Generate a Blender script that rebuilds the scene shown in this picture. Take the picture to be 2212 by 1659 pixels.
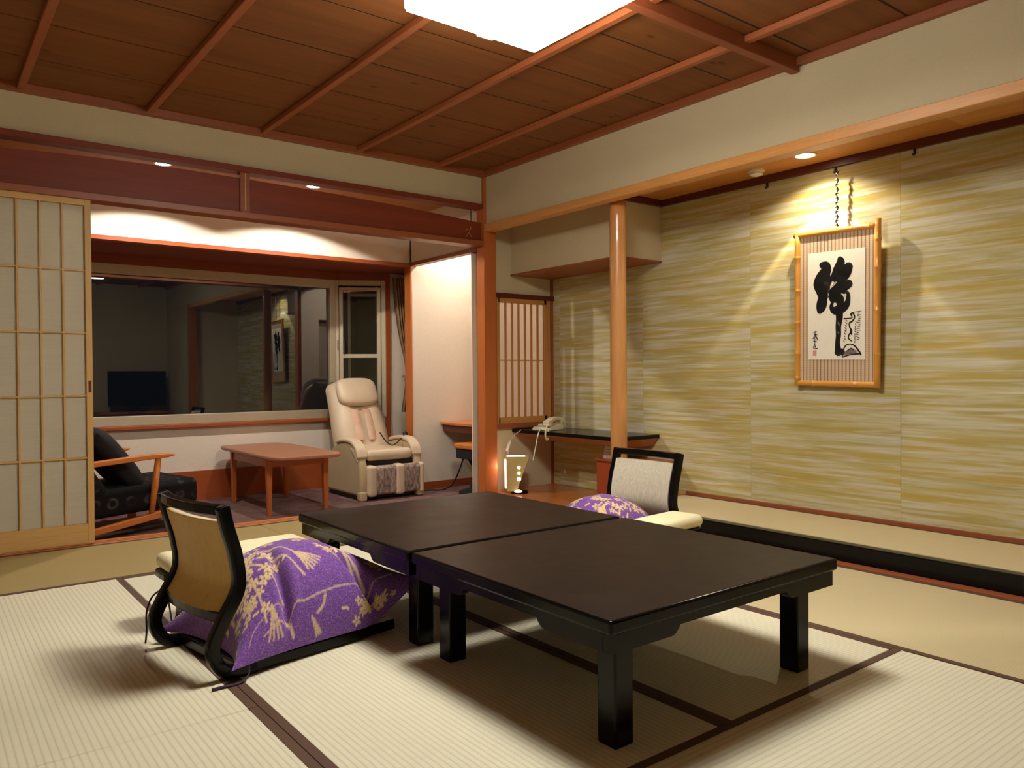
import bpy, bmesh, math, random
import numpy as np
from mathutils import Vector, Matrix
for _o in list(bpy.data.objects): bpy.data.objects.remove(_o, do_unlink=True)
SC = bpy.context.scene
COL = SC.collection
rnd = random.Random(7)
def srgb(r, g, b):
    f = lambda c: (c/255/12.92) if c/255 <= .04045 else ((c/255+.055)/1.055)**2.4
    return (f(r), f(g), f(b), 1.0)

# ------------------------------------------------------------------ camera
YAW, PIT, ROL, FPX = -.65801928, .01126821, -.00699654, 1677.0
def cam_matrix():
    c, s = math.cos, math.sin
    Ry = np.array([[c(YAW), 0, s(YAW)], [0, 1, 0], [-s(YAW), 0, c(YAW)]])
    Rx = np.array([[1, 0, 0], [0, c(PIT), -s(PIT)], [0, s(PIT), c(PIT)]])
    Rz = np.array([[c(ROL), -s(ROL), 0], [s(ROL), c(ROL), 0], [0, 0, 1]])
    M = Rz @ Rx @ Ry
    w = lambda v: Vector((v[0], v[2], -v[1]))
    X, Yd, Z = w(M[0]), w(M[1]), w(M[2])
    m = Matrix.Identity(4)
    for i in range(3):
        m[i][0] = X[i]; m[i][1] = -Yd[i]; m[i][2] = -Z[i]
    m[2][3] = 1.0
    return m
cd = bpy.data.cameras.new('camera'); cam = bpy.data.objects.new('camera', cd); COL.objects.link(cam)
cd.sensor_fit = 'HORIZONTAL'; cd.sensor_width = 36.0; cd.lens = 36.0*FPX/2212; cd.clip_start = .05
cam.matrix_world = cam_matrix(); SC.camera = cam

# ------------------------------------------------------------------ night sky, exposure, lamp levels
W = bpy.data.worlds.new('night'); SC.world = W; W.use_nodes = True
W.node_tree.nodes['Background'].inputs[0].default_value = (.01, .013, .02, 1)
W.node_tree.nodes['Background'].inputs[1].default_value = .15
SC.view_settings.view_transform = 'Standard'; SC.view_settings.look = 'None'
SC.view_settings.exposure = 1.2; SC.view_settings.gamma = 1.0
SC.view_settings.use_curve_mapping = False
LAMP_E = 19.5        # radiance of the ceiling lamp shade
TOKO_W = 17.0
HALL_W = 44.0
DESK_W = 19.0

# ------------------------------------------------------------------ mesh helpers
class MB:
    def __init__(s): s.v = []; s.f = []
    def add(s, vs, fs):
        n = len(s.v); s.v += [tuple(v) for v in vs]; s.f += [tuple(i+n for i in f) for f in fs]; return s
    def box(s, x0, x1, y0, y1, z0, z1):
        return s.add([(x0,y0,z0),(x1,y0,z0),(x1,y1,z0),(x0,y1,z0),(x0,y0,z1),(x1,y0,z1),(x1,y1,z1),(x0,y1,z1)],
            [(0,3,2,1),(4,5,6,7),(0,1,5,4),(1,2,6,5),(2,3,7,6),(3,0,4,7)])
    def hexa(s, b, t):      # bottom and top quads, counter-clockwise seen from above
        return s.add(list(b)+list(t), [(0,3,2,1),(4,5,6,7),(0,1,5,4),(1,2,6,5),(2,3,7,6),(3,0,4,7)])
    def prism(s, poly, axis, a, b):   # polygon in the two other axes, extruded along axis
        def p(u, v, w): return {'x':(w,u,v),'y':(u,w,v),'z':(u,v,w)}[axis]
        n = len(poly)
        return s.add([p(u,v,a) for u,v in poly]+[p(u,v,b) for u,v in poly],
            [tuple(range(n))[::-1], tuple(range(n,2*n))]+[(i,(i+1)%n,n+(i+1)%n,n+i) for i in range(n)])
    def strip(s, path, width, y0, y1, axis='y'):   # flat bar bent along a 2-d path
        n = len(path); L=[]; Rr=[]
        for i,(u,v) in enumerate(path):
            a=path[max(i-1,0)]; b=path[min(i+1,n-1)]
            dx,dy=b[0]-a[0],b[1]-a[1]; l=math.hypot(dx,dy) or 1
            w=(width[i] if isinstance(width,(list,tuple)) else width)/2
            L.append((u-dy/l*w,v+dx/l*w)); Rr.append((u+dy/l*w,v-dx/l*w))
        def p(q, w): return {'y':(q[0],w,q[1]),'x':(w,q[0],q[1]),'z':(q[0],q[1],w)}[axis]
        vs=[]; fs=[]
        for i in range(n): vs+= [p(L[i],y0),p(Rr[i],y0),p(Rr[i],y1),p(L[i],y1)]
        for i in range(n-1):
            for k in range(4):
                fs.append((4*i+k,4*i+(k+1)%4,4*i+4+(k+1)%4,4*i+4+k))
        fs.append((0,3,2,1)); m=4*(n-1); fs.append((m,m+1,m+2,m+3))
        return s.add(vs,fs)
    def tube(s, pts, r, seg=10, cap=True, flat=1.0):
        pts=[Vector(p) for p in pts]; n=len(pts); vs=[]; fs=[]
        up=None
        for i,p in enumerate(pts):
            t=(pts[min(i+1,n-1)]-pts[max(i-1,0)]).normalized()
            if up is None:
                up=Vector((0,0,1)) if abs(t.z)<.9 else Vector((1,0,0))
            a=t.cross(up).normalized(); up=a.cross(t).normalized()
            rr=r[i] if isinstance(r,(list,tuple)) else r
            for k in range(seg):
                th=2*math.pi*k/seg
                vs.append(p+a*math.cos(th)*rr+up*math.sin(th)*rr*flat)
        for i in range(n-1):
            for k in range(seg):
                fs.append((i*seg+k,i*seg+(k+1)%seg,(i+1)*seg+(k+1)%seg,(i+1)*seg+k))
        if cap: fs.append(tuple(range(seg))[::-1]); fs.append(tuple(range((n-1)*seg,n*seg)))
        return s.add(vs,fs)
    def lathe(s, prof, cx, cy, seg=24):     # (radius, z) pairs around a vertical axis
        vs=[]; fs=[]; n=len(prof)
        for r,z in prof:
            for k in range(seg):
                th=2*math.pi*k/seg; vs.append((cx+r*math.cos(th),cy+r*math.sin(th),z))
        for i in range(n-1):
            for k in range(seg): fs.append((i*seg+k,i*seg+(k+1)%seg,(i+1)*seg+(k+1)%seg,(i+1)*seg+k))
        fs.append(tuple(range(seg))[::-1]); fs.append(tuple(range((n-1)*seg,n*seg)))
        return s.add(vs,fs)
    def grid(s, nu, nv, fn, close_u=False):
        vs=[fn(i/(nu-1),j/(nv-1)) for i in range(nu) for j in range(nv)]
        fs=[(i*nv+j,(i+1)*nv+j,(i+1)*nv+j+1,i*nv+j+1) for i in range(nu-1) for j in range(nv-1)]
        return s.add(vs,fs)
    def pillow(s, c, hx, hy, hz, n=18, pw=.45, sq=4.0, rd=.04):   # puffy cushion with soft corners
        def side(sgn):
            def f(u,v):
                a=2*u-1; b=2*v-1
                a=math.copysign(abs(a)**.8,a); b=math.copysign(abs(b)**.8,b)
                t=max(0,(1-abs(a)**sq))*max(0,(1-abs(b)**sq))
                return (c[0]+a*hx*(1-rd*b**4), c[1]+b*hy*(1-rd*a**4), c[2]+sgn*hz*t**pw)
            return f
        s.grid(n,n,side(1)); k=len(s.f); s.grid(n,n,side(-1))
        s.f[k:]=[f[::-1] for f in s.f[k:]]
        return s
def fix(me):
    bm=bmesh.new(); bm.from_mesh(me); bmesh.ops.remove_doubles(bm,verts=bm.verts,dist=1e-5)
    bmesh.ops.recalc_face_normals(bm,faces=bm.faces); bm.to_mesh(me); bm.free()
def link(o, parent=None):
    COL.objects.link(o); o.parent=parent; return o
def obj(name, mb, mat, parent=None, bevel=0, seg=2, smooth=False, loc=None, off=None, raw=False):
    """one mesh object; off: subtract this point (the parent's world base) from world-built vertices"""
    vs=mb.v if off is None else [(x-off[0],y-off[1],z-off[2]) for x,y,z in mb.v]
    me=bpy.data.meshes.new(name); me.from_pydata([tuple(v) for v in vs],[],mb.f); me.update()
    if not raw: fix(me)
    if mat: me.materials.append(mat)
    if smooth: me.polygons.foreach_set('use_smooth',[True]*len(me.polygons))
    o=bpy.data.objects.new(name,me); link(o,parent)
    if loc: o.location=loc
    if bevel:
        b=o.modifiers.new('bevel','BEVEL'); b.width=bevel; b.segments=seg; b.limit_method='ANGLE'; b.angle_limit=.6
        if smooth:
            w=o.modifiers.new('wn','WEIGHTED_NORMAL'); w.keep_sharp=True
    return o
def tag(o, label=None, cat=None, group=None, kind=None):
    if label: o['label']=label
    if cat: o['category']=cat
    if group: o['group']=group
    if kind: o['kind']=kind
    return o
def thing(name, label, cat, loc=(0,0,0), rotz=0, group=None):
    o=bpy.data.objects.new(name,None); COL.objects.link(o); o.location=loc; o.rotation_euler=(0,0,rotz)
    o.empty_display_size=.05
    return tag(o,label,cat,group)
def struct(name, mb, mat, label=None, **k):
    return tag(obj(name,mb,mat,**k),label,None,None,'structure')
def sempty(name, label=None, loc=(0,0,0)):
    o=bpy.data.objects.new(name,None); COL.objects.link(o); o.location=loc; o.empty_display_size=.05
    return tag(o,label,None,None,'structure')
def copy_tree(root, loc, rotz, label, parent=None):
    r=root.copy(); COL.objects.link(r); r.parent=parent
    if parent is None: r.location=loc; r.rotation_euler=(0,0,rotz); r['label']=label
    for ch in list(root.children): copy_tree(ch,None,None,None,r)
    return r
def bez(p, n=16):       # smooth curve through points (Catmull-Rom)
    p=[np.array(q,float) for q in p]; q=[2*p[0]-p[1]]+p+[2*p[-1]-p[-2]]; out=[]
    for i in range(1,len(q)-2):
        for k in range(n):
            t=k/n
            out.append(.5*((2*q[i])+(-q[i-1]+q[i+1])*t+(2*q[i-1]-5*q[i]+4*q[i+1]-q[i+2])*t*t+(-q[i-1]+3*q[i]-3*q[i+1]+q[i+2])*t**3))
    out.append(p[-1]); return [tuple(float(x) for x in r) for r in out]

# ------------------------------------------------------------------ materials
class NT:
    def __init__(s, name):
        s.m=bpy.data.materials.new(name); s.m.use_nodes=True; s.t=s.m.node_tree
        s.b=s.t.nodes['Principled BSDF']; s.out=s.t.nodes['Material Output']
    def n(s, typ, **k):
        nd=s.t.nodes.new(typ)
        for a,v in k.items():
            if isinstance(v,tuple) and len(v)==2 and v[0]=='in': pass
            setattr(nd,a,v)
        return nd
    def l(s, a, b): s.t.links.new(a,b)
    def coord(s, scale=(1,1,1), rand=True, kind='Object'):
        tc=s.n('ShaderNodeTexCoord'); mp=s.n('ShaderNodeMapping'); mp.inputs['Scale'].default_value=scale
        if rand:
            oi=s.n('ShaderNodeObjectInfo'); mu=s.n('ShaderNodeMath',operation='MULTIPLY'); mu.inputs[1].default_value=37.0
            s.l(oi.outputs['Random'],mu.inputs[0]); ad=s.n('ShaderNodeVectorMath',operation='ADD')
            s.l(tc.outputs[kind],ad.inputs[0]); s.l(mu.outputs[0],ad.inputs[1]); s.l(ad.outputs[0],mp.inputs[0])
        else: s.l(tc.outputs[kind],mp.inputs[0])
        return mp.outputs[0]
    def noise(s, vec, scale=5, detail=4, rough=.55, dist=0):
        n=s.n('ShaderNodeTexNoise'); n.inputs['Scale'].default_value=scale; n.inputs['Detail'].default_value=detail
        n.inputs['Roughness'].default_value=rough; n.inputs['Distortion'].default_value=dist; s.l(vec,n.inputs['Vector']); return n.outputs['Fac']
    def ramp(s, fac, stops, interp='LINEAR'):
        r=s.n('ShaderNodeValToRGB'); e=r.color_ramp.elements; r.color_ramp.interpolation=interp
        while len(e)<len(stops): e.new(.5)
        for el,(p,c) in zip(e,stops): el.position=p; el.color=c
        s.l(fac,r.inputs[0]); return r.outputs[0]
    def bump(s, h, strength=.2, dist=.002):
        b=s.n('ShaderNodeBump'); b.inputs['Strength'].default_value=strength; b.inputs['Distance'].default_value=dist
        s.l(h,b.inputs['Height']); s.l(b.outputs[0],s.b.inputs['Normal']); return b
    def mix(s, fac, a, b, mode='MIX'):
        m=s.n('ShaderNodeMix',data_type='RGBA',blend_type=mode)
        if isinstance(fac,(int,float)): m.inputs[0].default_value=fac
        else: s.l(fac,m.inputs[0])
        for i,x in ((6,a),(7,b)):
            if isinstance(x,tuple): m.inputs[i].default_value=x
            else: s.l(x,m.inputs[i])
        return m.outputs[2]
    def base(s, c):
        if isinstance(c,tuple): s.b.inputs['Base Color'].default_value=c
        else: s.l(c,s.b.inputs['Base Color'])
    def p(s, rough=.6, metal=0, spec=.5, coat=0):
        s.b.inputs['Roughness'].default_value=rough; s.b.inputs['Metallic'].default_value=metal
        s.b.inputs['Specular IOR Level'].default_value=spec; s.b.inputs['Coat Weight'].default_value=coat; return s
def dk(c, k): return (c[0]*k, c[1]*k, c[2]*k, 1)
def m_plain(name, c, rough=.6, metal=0, spec=.5, coat=0, var=.06, scale=30, bump=0):
    t=NT(name).p(rough,metal,spec,coat); f=t.noise(t.coord(),scale,3)
    t.base(t.ramp(f,[(.3,dk(c,1-var)),(.7,dk(c,1+var))]))
    if bump: t.bump(f,bump,.001)
    return t.m
def m_wood(name, c, axis='x', rough=.45, contrast=.3, grain=1.0, coat=0, knots=False, spec=.4):
    t=NT(name).p(rough,0,spec,coat); st={'x':(.35,7,7),'y':(7,.35,7),'z':(7,7,.35)}[axis]
    v=t.coord(tuple(a*grain for a in st)); f=t.noise(v,2.2,6,.62,.35)
    fine=t.noise(t.coord(tuple(a*grain*7 for a in st)),3,3,.6)
    a=t.ramp(f,[(.25,dk(c,1-contrast)),(.5,c),(.75,dk(c,1+contrast*.7))])
    col=t.mix(.35,a,t.ramp(fine,[(.3,dk(c,.75)),(.7,dk(c,1.2))]))
    if knots:
        vo=t.n('ShaderNodeTexVoronoi',voronoi_dimensions='2D'); vo.inputs['Scale'].default_value=1.0
        vs={'x':(1.6,3.2,2),'y':(2.0,1.1,2),'z':(2,2,1.1)}[axis]; t.l(t.coord(vs),vo.inputs['Vector'])
        k=t.ramp(vo.outputs['Distance'],[(.0,(1,1,1,1)),(.035,(.5,.5,.5,1)),(.06,(0,0,0,1))])
        col=t.mix(k,col,dk(c,.35))
    t.base(col); t.bump(fine,.12,.001)
    return t.m
def m_emit(name, c, s):
    t=NT(name); t.b.inputs['Base Color'].default_value=c; t.b.inputs['Emission Color'].default_value=c; t.b.inputs['Emission Strength'].default_value=s; return t.m
def m_wallpaper(name, c, scale=140):
    t=NT(name).p(.85,0,.2); f=t.noise(t.coord((1,1,1),False),scale,3,.7); g=t.noise(t.coord((1,1,1),False),2.5,2)
    t.base(t.mix(.5,t.ramp(f,[(.3,dk(c,.9)),(.7,dk(c,1.06))]),t.ramp(g,[(.3,dk(c,.97)),(.7,dk(c,1.03))]))); t.bump(f,.35,.0015); return t.m
def m_tatami(name, c, axis, pitch=.019):
    # rush matting: ribs run along `axis`, fine stalks across
    t=NT(name).p(.62,0,.35); tc=t.n('ShaderNodeTexCoord'); sp=t.n('ShaderNodeSeparateXYZ'); t.l(tc.outputs['Object'],sp.inputs[0])
    a=sp.outputs['Y' if axis=='x' else 'X']; mu=t.n('ShaderNodeMath',operation='MULTIPLY'); mu.inputs[1].default_value=2*math.pi/pitch
    t.l(a,mu.inputs[0]); si=t.n('ShaderNodeMath',operation='SINE'); t.l(mu.outputs[0],si.inputs[0])
    mr=t.n('ShaderNodeMapRange'); mr.inputs[1].default_value=-1; mr.inputs[2].default_value=1; t.l(si.outputs[0],mr.inputs[0])
    rib=t.ramp(mr.outputs[0],[(0,(.0,.0,.0,1)),(.22,(.75,.75,.75,1)),(1,(1,1,1,1))])
    st=(18,700,1) if axis=='y' else (700,18,1)
    fine=t.noise(t.coord(st),1.0,2,.6); blot=t.noise(t.coord((1,1,1)),3.0,3)
    col=t.mix(.5,t.ramp(fine,[(.25,dk(c,.86)),(.75,dk(c,1.1))]),t.ramp(blot,[(.3,dk(c,.94)),(.7,dk(c,1.05))]))
    col=t.mix(rib,dk(c,.81),col); t.base(col); t.bump(rib,.25,.002); return t.m

IVORY=m_wallpaper('ivory_wallpaper',srgb(202,187,152))
CREAM=m_wallpaper('cream_wallpaper',srgb(220,207,188),90)
CEILW=m_wood('ceiling_cedar',srgb(130,77,33),'x',.6,.38,.8,knots=True)
BATTEN=m_wood('batten_wood',srgb(164,92,52),'y',.45,.2)
BEAMX=m_wood('beam_wood',srgb(142,76,44),'x',.42,.22)
TRIMX=m_wood('trim_wood_x',srgb(150,82,48),'x',.42,.22)
TRIMY=m_wood('trim_wood_y',srgb(150,82,48),'y',.42,.22)
DTRIM=m_wood('dark_trim_wood',srgb(92,40,24),'y',.4,.2)
RANMA=m_wood('transom_board_wood',srgb(126,50,20),'x',.55,.3)
POSTW=m_wood('post_wood',srgb(180,100,46),'z',.38,.16)
PILLAR=m_wood('polished_pillar_wood',srgb(204,144,86),'z',.3,.14,coat=.3)
LIGHTW=m_wood('beam_light_wood',srgb(212,150,84),'y',.4,.2)
TOKOC=m_wood('alcove_ceiling_board',srgb(196,132,62),'y',.5,.16)
SHOJIX=m_wood('pale_frame_wood_x',srgb(206,164,98),'x',.5,.12)
SHOJIZ=m_wood('pale_frame_wood_z',srgb(206,164,98),'z',.5,.12)
LATX=m_wood('lattice_wood_x',srgb(190,132,70),'x',.5,.12)
LATZ=m_wood('lattice_wood_z',srgb(190,132,70),'z',.5,.12)
SILLW=m_wood('sill_wood',srgb(196,120,66),'x',.4,.16)
PANELW=m_wood('wainscot_wood',srgb(156,76,36),'x',.4,.2)
FLOORW=m_wood('board_floor_wood',srgb(178,108,54),'y',.28,.2,coat=.3)
HALLC=m_wood('corridor_ceiling_wood',srgb(172,112,60),'x',.55,.16)
TEAK=m_wood('teak_wood',srgb(190,108,58),'x',.4,.2)
TEAKZ=m_wood('teak_leg_wood',srgb(190,104,50),'z',.4,.2)
ARMW=m_wood('armchair_wood',srgb(206,122,54),'x',.38,.18)
REDW=m_wood('red_cabinet_wood',srgb(150,66,34),'z',.35,.2,coat=.2)
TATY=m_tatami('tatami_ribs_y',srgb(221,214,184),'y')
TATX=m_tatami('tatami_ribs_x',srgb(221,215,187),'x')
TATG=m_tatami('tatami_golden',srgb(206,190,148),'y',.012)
TATGX_DIM=m_tatami('tatami_golden_dim_x',srgb(164,142,88),'x',.012)  # golden mat colour, darkened to carry lamp falloff and view angle
GAPSHADE=m_plain('plank_gap_shade',srgb(44,22,12),.8)  # near-black colour painting the shade inside the plank gaps
HERI=m_plain('mat_border_cloth',srgb(86,60,42),.8,var=.12,scale=300)
BLACKL=m_plain('black_lacquer',srgb(11,10,10),.2,spec=.2,var=.2,scale=8)
def m_tabletop():
    t=NT('table_top_lacquer').p(.36,0,.3); t.b.inputs['IOR'].default_value=1.24; v=t.coord((1,1,1)); f=t.noise(v,6,6,.65); g=t.noise(t.coord((3,30,3)),6,4)
    t.base(t.mix(.4,t.ramp(f,[(.3,srgb(28,20,15)),(.7,srgb(42,31,24))]),t.ramp(g,[(.3,srgb(24,18,14)),(.7,srgb(50,38,30))])))
    mr=t.n('ShaderNodeMapRange'); mr.inputs[3].default_value=.3; mr.inputs[4].default_value=.46; t.l(f,mr.inputs[0]); t.l(mr.outputs[0],t.b.inputs['Roughness'])
    t.bump(g,.08,.0006); return t.m
TABTOP=m_tabletop()
def m_toko():
    t=NT('streaked_alcove_wallpaper').p(.8,0,.25); tc=t.n('ShaderNodeTexCoord'); oi=t.n('ShaderNodeObjectInfo')
    mu=t.n('ShaderNodeMath',operation='MULTIPLY'); mu.inputs[1].default_value=9; t.l(oi.outputs['Random'],mu.inputs[0])
    ad=t.n('ShaderNodeVectorMath',operation='ADD'); t.l(tc.outputs['Object'],ad.inputs[0]); t.l(mu.outputs[0],ad.inputs[1])
    def nz(sc,scale,d=.2,det=3):
        mp=t.n('ShaderNodeMapping'); mp.inputs['Scale'].default_value=sc; t.l(ad.outputs[0],mp.inputs[0]); return t.noise(mp.outputs[0],scale,det,.55,d)
    a=nz((1,.5,9),2.6,.5); b=nz((1,.34,6.5),3.6,.5); c=nz((1,.8,34),4)
    col=t.ramp(a,[(.30,srgb(172,156,88)),(.44,srgb(182,172,116)),(.56,srgb(196,190,150)),(.7,srgb(212,208,186))])
    col=t.mix(t.ramp(b,[(.43,(0,0,0,1)),(.66,(.95,.95,.95,1))]),col,srgb(190,164,82))
    b2=nz((1,.4,9),4.5,.4); col=t.mix(t.ramp(b2,[(.47,(0,0,0,1)),(.68,(.85,.85,.85,1))]),col,srgb(212,208,194))
    col=t.mix(t.ramp(c,[(.35,(.22,.22,.22,1)),(.65,(0,0,0,1))]),col,srgb(158,148,94)); t.base(col); t.bump(c,.2,.001); return t.m
TOKOW=m_toko()
def m_paper(name, c, trans=.4):
    t=NT(name).p(.8,0,.2); f=t.noise(t.coord((1,1,40)),6,3); t.base(t.ramp(f,[(.3,dk(c,.93)),(.7,dk(c,1.04))]))
    tr=t.n('ShaderNodeBsdfTranslucent'); tr.inputs[0].default_value=c; mx=t.n('ShaderNodeMixShader'); mx.inputs[0].default_value=trans
    t.l(t.b.outputs[0],mx.inputs[1]); t.l(tr.outputs[0],mx.inputs[2]); t.l(mx.outputs[0],t.out.inputs[0]); return t.m
PAPER=m_paper('rough_shoji_paper',srgb(214,206,184),.3)
PAPER2=m_paper('thin_shoji_paper',srgb(236,226,214),.6)
def m_glass():
    t=NT('window_glass'); fr=t.n('ShaderNodeFresnel'); fr.inputs[0].default_value=1.9
    tr=t.n('ShaderNodeBsdfTransparent'); tr.inputs[0].default_value=(.82,.86,.86,1); gl=t.n('ShaderNodeBsdfGlossy'); gl.inputs['Roughness'].default_value=.0
    mx=t.n('ShaderNodeMixShader'); t.l(fr.outputs[0],mx.inputs[0]); t.l(tr.outputs[0],mx.inputs[1]); t.l(gl.outputs[0],mx.inputs[2]); t.l(mx.outputs[0],t.out.inputs[0]); return t.m
GLASS=m_glass()
ALU=m_plain('window_aluminium',srgb(176,164,138),.45,.35,var=.03)
BLINDM=m_plain('dark_mesh_screen',srgb(30,24,22),.8)
def m_carpet():
    t=NT('mottled_carpet').p(.95,0,.1); f=t.noise(t.coord((1,1,1),False),9,5,.7); g=t.noise(t.coord((1,1,1),False),120,2)
    t.base(t.mix(.35,t.ramp(f,[(.3,srgb(96,70,66)),(.5,srgb(122,92,86)),(.7,srgb(140,116,112))]),t.ramp(g,[(.3,srgb(70,52,50)),(.7,srgb(150,118,110))]))); t.bump(g,.6,.004); return t.m
CARPET=m_carpet()
WHITE=m_plain('white_plastic',srgb(226,220,206),.4,var=.02)
IVPLAST=m_plain('ivory_plastic',srgb(206,196,160),.38,var=.02)
BLACKP=m_plain('black_plastic',srgb(16,15,15),.4,var=.1)
BLACKFAB=m_plain('black_cloth',srgb(24,22,24),.9,var=.3,scale=60)
METAL=m_plain('steel',srgb(150,146,140),.3,.9,var=.03)
LENS=m_emit('warm_lamp_lens',(1,.9,.74,1),14.0)
CUSHC=m_plain('cream_armrest_cloth',srgb(232,222,178),.85,var=.05,scale=160,bump=.2)
def m_weave(name, c, sc=260):
    t=NT(name).p(.85,0,.25); a=t.noise(t.coord((sc,sc,18)),1,2); t.base(t.ramp(a,[(.3,dk(c,.78)),(.7,dk(c,1.12))])); t.bump(a,.3,.001); return t.m
BACKFAB=m_weave('woven_back_fabric',srgb(206,197,174))
BACKWOOD=m_wood('back_panel_veneer',srgb(196,158,88),'z',.5,.14,2)
def m_purple():
    t=NT('purple_brocade').p(.85,0,.3); t.b.inputs['Sheen Weight'].default_value=.25
    at=t.n('ShaderNodeVertexColor'); at.layer_name='pattern'; f=t.noise(t.coord((1,1,1)),170,3,.7)
    pur=t.ramp(f,[(.32,srgb(84,46,116)),(.52,srgb(112,66,144)),(.7,srgb(152,110,180))]); gold=t.ramp(f,[(.3,srgb(196,164,104)),(.7,srgb(228,204,152))])
    t.base(t.mix(at.outputs[0],pur,gold)); t.bump(f,.3,.001); return t.m
PURPLE=m_purple()
PCORD=m_plain('dark_purple_cord',srgb(58,34,62),.8)
VINYL=m_plain('beige_vinyl',srgb(206,186,156),.45,var=.04,scale=8)
VINYLD=m_plain('beige_shell',srgb(186,166,128),.5,var=.04,scale=6)
def m_worn():
    t=NT('worn_red_vinyl').p(.5,0,.4); f=t.noise(t.coord((1,1,1)),7,4); t.base(t.ramp(f,[(.3,srgb(204,138,118)),(.6,srgb(208,182,154))])); return t.m
WORN=m_worn()
def m_swirl():
    t=NT('swirl_fabric').p(.85,0,.2); f=t.noise(t.coord((3,3,1.4)),5,5,.7,2.5); t.base(t.ramp(f,[(.35,srgb(96,84,78)),(.5,srgb(146,126,114)),(.64,srgb(186,166,150))])); return t.m
SWIRL=m_swirl()
def m_rings():
    t=NT('ring_pattern_fabric').p(.9,0,.2); vo=t.n('ShaderNodeTexVoronoi'); vo.inputs['Scale'].default_value=8.5; vo.inputs['Randomness'].default_value=.1; t.l(t.coord((1,1,1),False),vo.inputs['Vector'])
    k=t.ramp(vo.outputs['Distance'],[(.0,(0,0,0,1)),(.2,(0,0,0,1)),(.27,(1,1,1,1)),(.33,(1,1,1,1)),(.4,(0,0,0,1))])
    g=t.noise(t.coord((1,1,1),False),11,2); k2=t.mix(1.0,k,t.ramp(g,[(.45,(.05,.05,.05,1)),(.7,(1,1,1,1))]),'MULTIPLY')
    t.base(t.mix(k2,srgb(22,20,21),srgb(86,80,76))); return t.m
RINGS=m_rings()
CURT=m_plain('curtain_cloth',srgb(140,112,82),.9,var=.12,scale=20)
BAMBOO=m_wood('bamboo',srgb(212,148,62),'y',.32,.14,coat=.2)
BAMBOOZ=m_wood('bamboo_upright',srgb(212,148,62),'z',.32,.14,coat=.2)
def m_plaid():
    t=NT('striped_mount_cloth').p(.85,0,.2); tc=t.n('ShaderNodeTexCoord'); sp=t.n('ShaderNodeSeparateXYZ'); t.l(tc.outputs['Object'],sp.inputs[0]); res=[]
    for ax,fr in (('Y',2*math.pi/.024),('Z',2*math.pi/.011)):
        mu=t.n('ShaderNodeMath',operation='MULTIPLY'); mu.inputs[1].default_value=fr; t.l(sp.outputs[ax],mu.inputs[0]); si=t.n('ShaderNodeMath',operation='SINE'); t.l(mu.outputs[0],si.inputs[0]); res.append(si.outputs[0])
    c=t.ramp(res[0],[(.0,srgb(206,182,150)),(.55,srgb(196,168,136)),(.8,srgb(140,112,92))])
    t.base(t.mix(t.ramp(res[1],[(.3,(0,0,0,1)),(.9,(.3,.3,.3,1))]),c,srgb(150,122,98))); return t.m
PLAID=m_plaid()
WASHI=m_plain('calligraphy_paper',srgb(232,226,208),.8,var=.02,scale=60)
INK=m_plain('black_ink',srgb(34,28,26),.7,var=.15)
SEAL=m_plain('pale_red_seal_ink',srgb(222,160,138),.8)
GREYINK=m_plain('diluted_ink',srgb(118,108,102),.8)
MAUVE=m_plain('mauve_ink_wash',srgb(186,160,158),.8)
TVBLK=m_plain('screen_black',srgb(8,8,10),.2)
CARDM=m_plain('notice_paper',srgb(222,206,190),.8,var=.03)
PRINT=m_plain('notice_print',srgb(160,138,128),.8)
OLIVEW=m_plain('lantern_wood_panel',srgb(186,164,104),.5,var=.1,scale=12)
GLOWDOT=m_emit('lantern_glow',(1,.88,.6,1),2.5)
GLOWPAP=m_emit('lantern_paper_glow',(1,.82,.70,1),.55)

# ================================================================== SETTING
XL, YB = -1.6, -.95          # side and rear of the room behind the camera
FLZ = -.09                    # corridor carpet level
# ---- floor and tatami
fl=struct('floor',MB().box(XL,3.80,YB,5.21,-.09,-.03),m_plain('subfloor',srgb(120,92,60),.9),'tatami mat floor of the main room')
def tatami(parent,x0,x1,y0,y1,along,mat,z=0.0,th=.03,both=True,hw=.03,off=(0,0,0)):
    g=.0015; t=obj('tatami_mat',MB().box(x0+g,x1-g,y0+g,y1-g,z-th,z),mat,parent,bevel=.003,seg=1,off=off)
    b=[]
    if along=='y': b=[(x0+g,x0+hw,y0+g,y1-g),(x1-hw,x1-g,y0+g,y1-g)]
    else: b=[(x0+g,x1-g,y0+g,y0+hw),(x0+g,x1-g,y1-hw,y1-g)]
    for (a,c,d,e) in (b if both else []):
        obj('cloth_border',MB().box(a,c,d,e,z-.004,z+.0016),HERI,t,off=off)
X0,X1,X2,X3=-.14,.82,1.825,2.81
tatami(fl,-.07,1.85,4.26,5.208,'x',TATGX_DIM); tatami(fl,1.85,3.80,4.26,5.208,'x',TATGX_DIM)
tatami(fl,XL,-.07,4.26,5.208,'x',TATGX_DIM)
tatami(fl,X0,X1,2.33,4.26,'y',TATY); tatami(fl,X0,X1,.40,2.33,'y',TATY); tatami(fl,X0,X1,YB,.40,'y',TATY)
tatami(fl,XL,X0,2.33,4.26,'y',TATY); tatami(fl,XL,X0,.40,2.33,'y',TATY); tatami(fl,XL,X0,YB,.40,'y',TATY)
tatami(fl,X1,X2,1.378,3.30,'y',TATY); tatami(fl,X2,X3,1.378,3.30,'y',TATY)
tatami(fl,X1,X3,3.30,4.26,'x',TATX)
tatami(fl,X1,X3,.415,1.378,'x',TATX); tatami(fl,X1,X3,YB,.415,'x',TATX)
tatami(fl,X3,3.80,2.33,4.26,'y',TATG); tatami(fl,X3,3.80,.40,2.33,'y',TATG); tatami(fl,X3,3.80,YB,.40,'y',TATG)
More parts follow.
